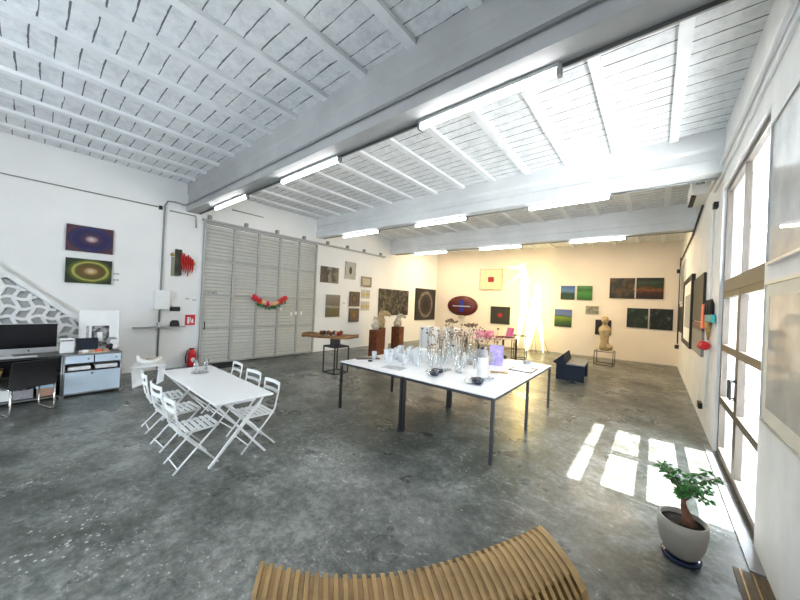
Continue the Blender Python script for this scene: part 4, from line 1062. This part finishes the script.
# ------------------------------------------------------------ potted plant
t = thing('potted_plant', 'small leafy tree in a beige round pot near the glass door', 'plant', (.20, 3.0, 0))
MB().lathe([(.09, 0), (.105, .01), (.11, .03), (.08, .03), (.001, .02)], 30).build('saucer', 'saucer', t)
MB().lathe([(.075, .032), (.10, .06), (.125, .13), (.137, .22), (.136, .285), (.122, .285), (.122, .25), (.001, .25)], 36).build('pot', 'pot', t)
MB().lathe([(.121, .252), (.06, .262), (.001, .264)], 24).build('soil', 'soil', t)
tr = MB(); tr.tube([(.03, -.01, .255), (.025, -.01, .31), (.005, 0, .36), (.0, .0, .40), (-.01, 0, .44)], [.042, .030, .020, .013, .008], 10)
rnd = random.Random(11); tips = []
for i in range(13):
    a = i*2.4; l_ = rnd.uniform(.08, .19); z0 = rnd.uniform(.38, .46); z1 = z0+rnd.uniform(.04, .22)
    p0 = (0, 0, z0); p1 = (l_*.5*math.cos(a), l_*.5*math.sin(a), (z0+z1)/2+.03); p2 = (l_*math.cos(a)+.035, l_*math.sin(a), z1)
    tr.tube([p0, p1, p2], [.006, .004, .002], 5); tips += [p1, p2, tuple((p1[q]+p2[q])/2 for q in range(3))]
tips.append((-.01, 0, .46)); tips.append((0, .01, .60))
tr.build('trunk', 'bark', t)
lf = MB()
for p in tips:
    for q in range(8):
        a = rnd.uniform(0, 6.28); el = rnd.uniform(-.5, .5); l_ = rnd.uniform(.035, .062); w_ = l_*.30
        d_ = Vector((math.cos(a)*math.cos(el), math.sin(a)*math.cos(el), math.sin(el))); s2 = d_.cross(Vector((0, 0, 1))).normalized(); up_ = s2.cross(d_)
        P0 = Vector(p); m1 = P0+d_*l_*.5
        vs = [P0, m1+s2*w_-up_*.004, P0+d_*l_-up_*.008, m1-s2*w_-up_*.004, m1+up_*.004, m1-up_*.002]
        lf.add(vs, [(0, 1, 4), (1, 2, 4), (2, 3, 4), (3, 0, 4), (0, 5, 1), (1, 5, 2), (2, 5, 3), (3, 5, 0)])
o = lf.build('leaves', 'leaf', t); o['kind'] = 'stuff'

# ------------------------------------------------------------ slatted wooden bench, wave plan
bA = Vector((-1.47, .79)); bB = Vector((-.505, 2.025)); ch = bB-bA; Lc = ch.length; cd = ch.normalized(); pd = Vector((cd.y, -cd.x))   # pd points to the camera side
rzB = math.atan2(pd.y, pd.x)
t = thing('slatted_bench', 'curved light wood slatted bench in the foreground', 'bench', (bA.x, bA.y, 0), rzB)
# local x = pd (depth), local y = cd (along)
NS = 72
def sag(u): return .165*(1-(2*u-1)**2) + .02*math.sin(2*PI*u)
def prof(x0, long):
    top = []
    if long:
        c = [(0, .362), (.004, .400), (.03, .420), (.10, .424), (.20, .418), (.30, .395), (.37, .352), (.41, .29), (.425, .21), (.42, .12), (.40, .05), (.39, 0)]
        i = [(.32, 0), (.345, .05), (.362, .12), (.367, .21), (.352, .27), (.325, .31), (.28, .34), (.20, .36), (.10, .364), (.03, .36)]
    else:
        c = [(.022, .35), (.028, .400), (.048, .418), (.12, .418), (.20, .410), (.27, .396), (.295, .38)]
        i = [(.28, .35), (.20, .352), (.10, .352)]
    return [(x0+a, b) for a, b in c+i]
for i in range(NS):
    u_ = (i+.5)/NS; w_ = Lc/NS
    lg = (i % 2 == 0) or i == NS-1
    yA = i*w_+.0008; yB = (i+1)*w_-.0008
    MB().prism(prof(sag(u_), lg), yA, yB, 'y').build('slat' if lg else 'spacer', 'wood' if lg else 'wood2', t)
# underside rails and rear legs
rl = MB()
pts = [(sag(i/12)+.10, i/12*Lc, .33) for i in range(13)]
rl.tube(pts, .018, 8)
pts = [(sag(i/12)+.24, i/12*Lc, .325) for i in range(13)]
rl.tube(pts, .018, 8)
rl.build('rail', 'corten', t)
for u_ in (.08, .5, .92):
    MB().tube([(sag(u_)+.10, u_*Lc, .33), (sag(u_)+.10, u_*Lc, 0)], .018, 8).build('leg', 'corten', t)

# ------------------------------------------------------------ lights
def portal(name, loc, rot, sx, sy):
    l = bpy.data.lights.new(name, 'AREA'); l.shape = 'RECTANGLE'; l.size = sx; l.size_y = sy; l.energy = 1
    l.cycles.is_portal = True
    o = bpy.data.objects.new(name, l); COL.objects.link(o); o.location = loc; o.rotation_euler = rot
    return o
portal('door_portal', (XR+.35, (DY0+DY1)/2, 1.7), (0, PI/2, 0), 3.4, 2.2)
for (a, b) in ops: portal('window_portal', ((a+b)/2, YF-.3, 1.8), (PI/2, 0, 0), b-a, 2.2)
sl_ = bpy.data.lights.new('sun', 'SUN'); sl_.energy = 27; sl_.angle = R_(.6); sl_.color = (1., .96, .90)
so = bpy.data.objects.new('sun', sl_); COL.objects.link(so)
so.rotation_euler = (0, math.atan(.55), 0)
def area(name, loc, rot, sx, sy, e, col):
    l = bpy.data.lights.new(name, 'AREA'); l.shape = 'RECTANGLE'; l.size = sx; l.size_y = sy; l.energy = e; l.color = col
    o = bpy.data.objects.new(name, l); COL.objects.link(o); o.location = loc; o.rotation_euler = rot
    return o
# unseen area lights added behind the farthest beam to warm the back walls
for x in (-6.6, -3.8, -1.0):
    area('added_warm_light', (x, 11.0, 4.05), (0, 0, 0), 1.2, .2, 36*S*S, (1., .77, .48))
spt = bpy.data.lights.new('figure_spot', 'POINT'); spt.energy = 30*S*S; spt.color = (1., .72, .20); spt.shadow_soft_size = .15
spo = bpy.data.objects.new('figure_spot', spt); COL.objects.link(spo); spo.location = (-3.9, 12.25, 1.9)

wd = bpy.data.worlds.new('world'); scene.world = wd; wd.use_nodes = True
bg = wd.node_tree.nodes['Background']; bg.inputs[0].default_value = (.80, .90, 1., 1); bg.inputs[1].default_value = 10.5

# ------------------------------------------------------------ camera
yw, pt, rl_ = R_(-39.598), R_(.276), R_(2.671)
f_ = Vector((math.sin(yw)*math.cos(pt), math.cos(yw)*math.cos(pt), math.sin(pt)))
rt = Vector((math.cos(yw), -math.sin(yw), 0)); up = rt.cross(f_)
Rv = rt*math.cos(rl_) + up*math.sin(rl_); Uv = up*math.cos(rl_) - rt*math.sin(rl_)
mt = Matrix((Rv, Uv, -f_)).transposed().to_4x4()
cam = bpy.data.cameras.new('camera'); cam.sensor_width = 36; cam.sensor_fit = 'HORIZONTAL'; cam.lens = 36*308.19/800; cam.clip_start = .05
co = bpy.data.objects.new('camera', cam); COL.objects.link(co)
mt.translation = Vector((0, 0, 1.72)); co.matrix_world = mt
scene.camera = co

# bring the working units to metres
for o in list(scene.objects):
    if o.parent is None:
        if o.type == 'CAMERA': o.location = o.location*S; continue
        o.location = o.location*S
        if o.type != 'LIGHT': o.scale = (S, S, S)
        elif o.data.type == 'AREA': o.data.size *= S; o.data.size_y *= S
        if o.type == 'LIGHT' and o.data.type == 'POINT': o.data.shadow_soft_size *= S

vs_ = scene.view_settings; vs_.view_transform = 'Standard'; vs_.look = 'None'; vs_.gamma = 1; vs_.exposure = 1.15
scene.cycles.max_bounces = 12; scene.cycles.diffuse_bounces = 6; scene.cycles.transmission_bounces = 10; scene.cycles.transparent_max_bounces = 10
scene.cycles.sample_clamp_indirect = 10; scene.cycles.caustics_reflective = False
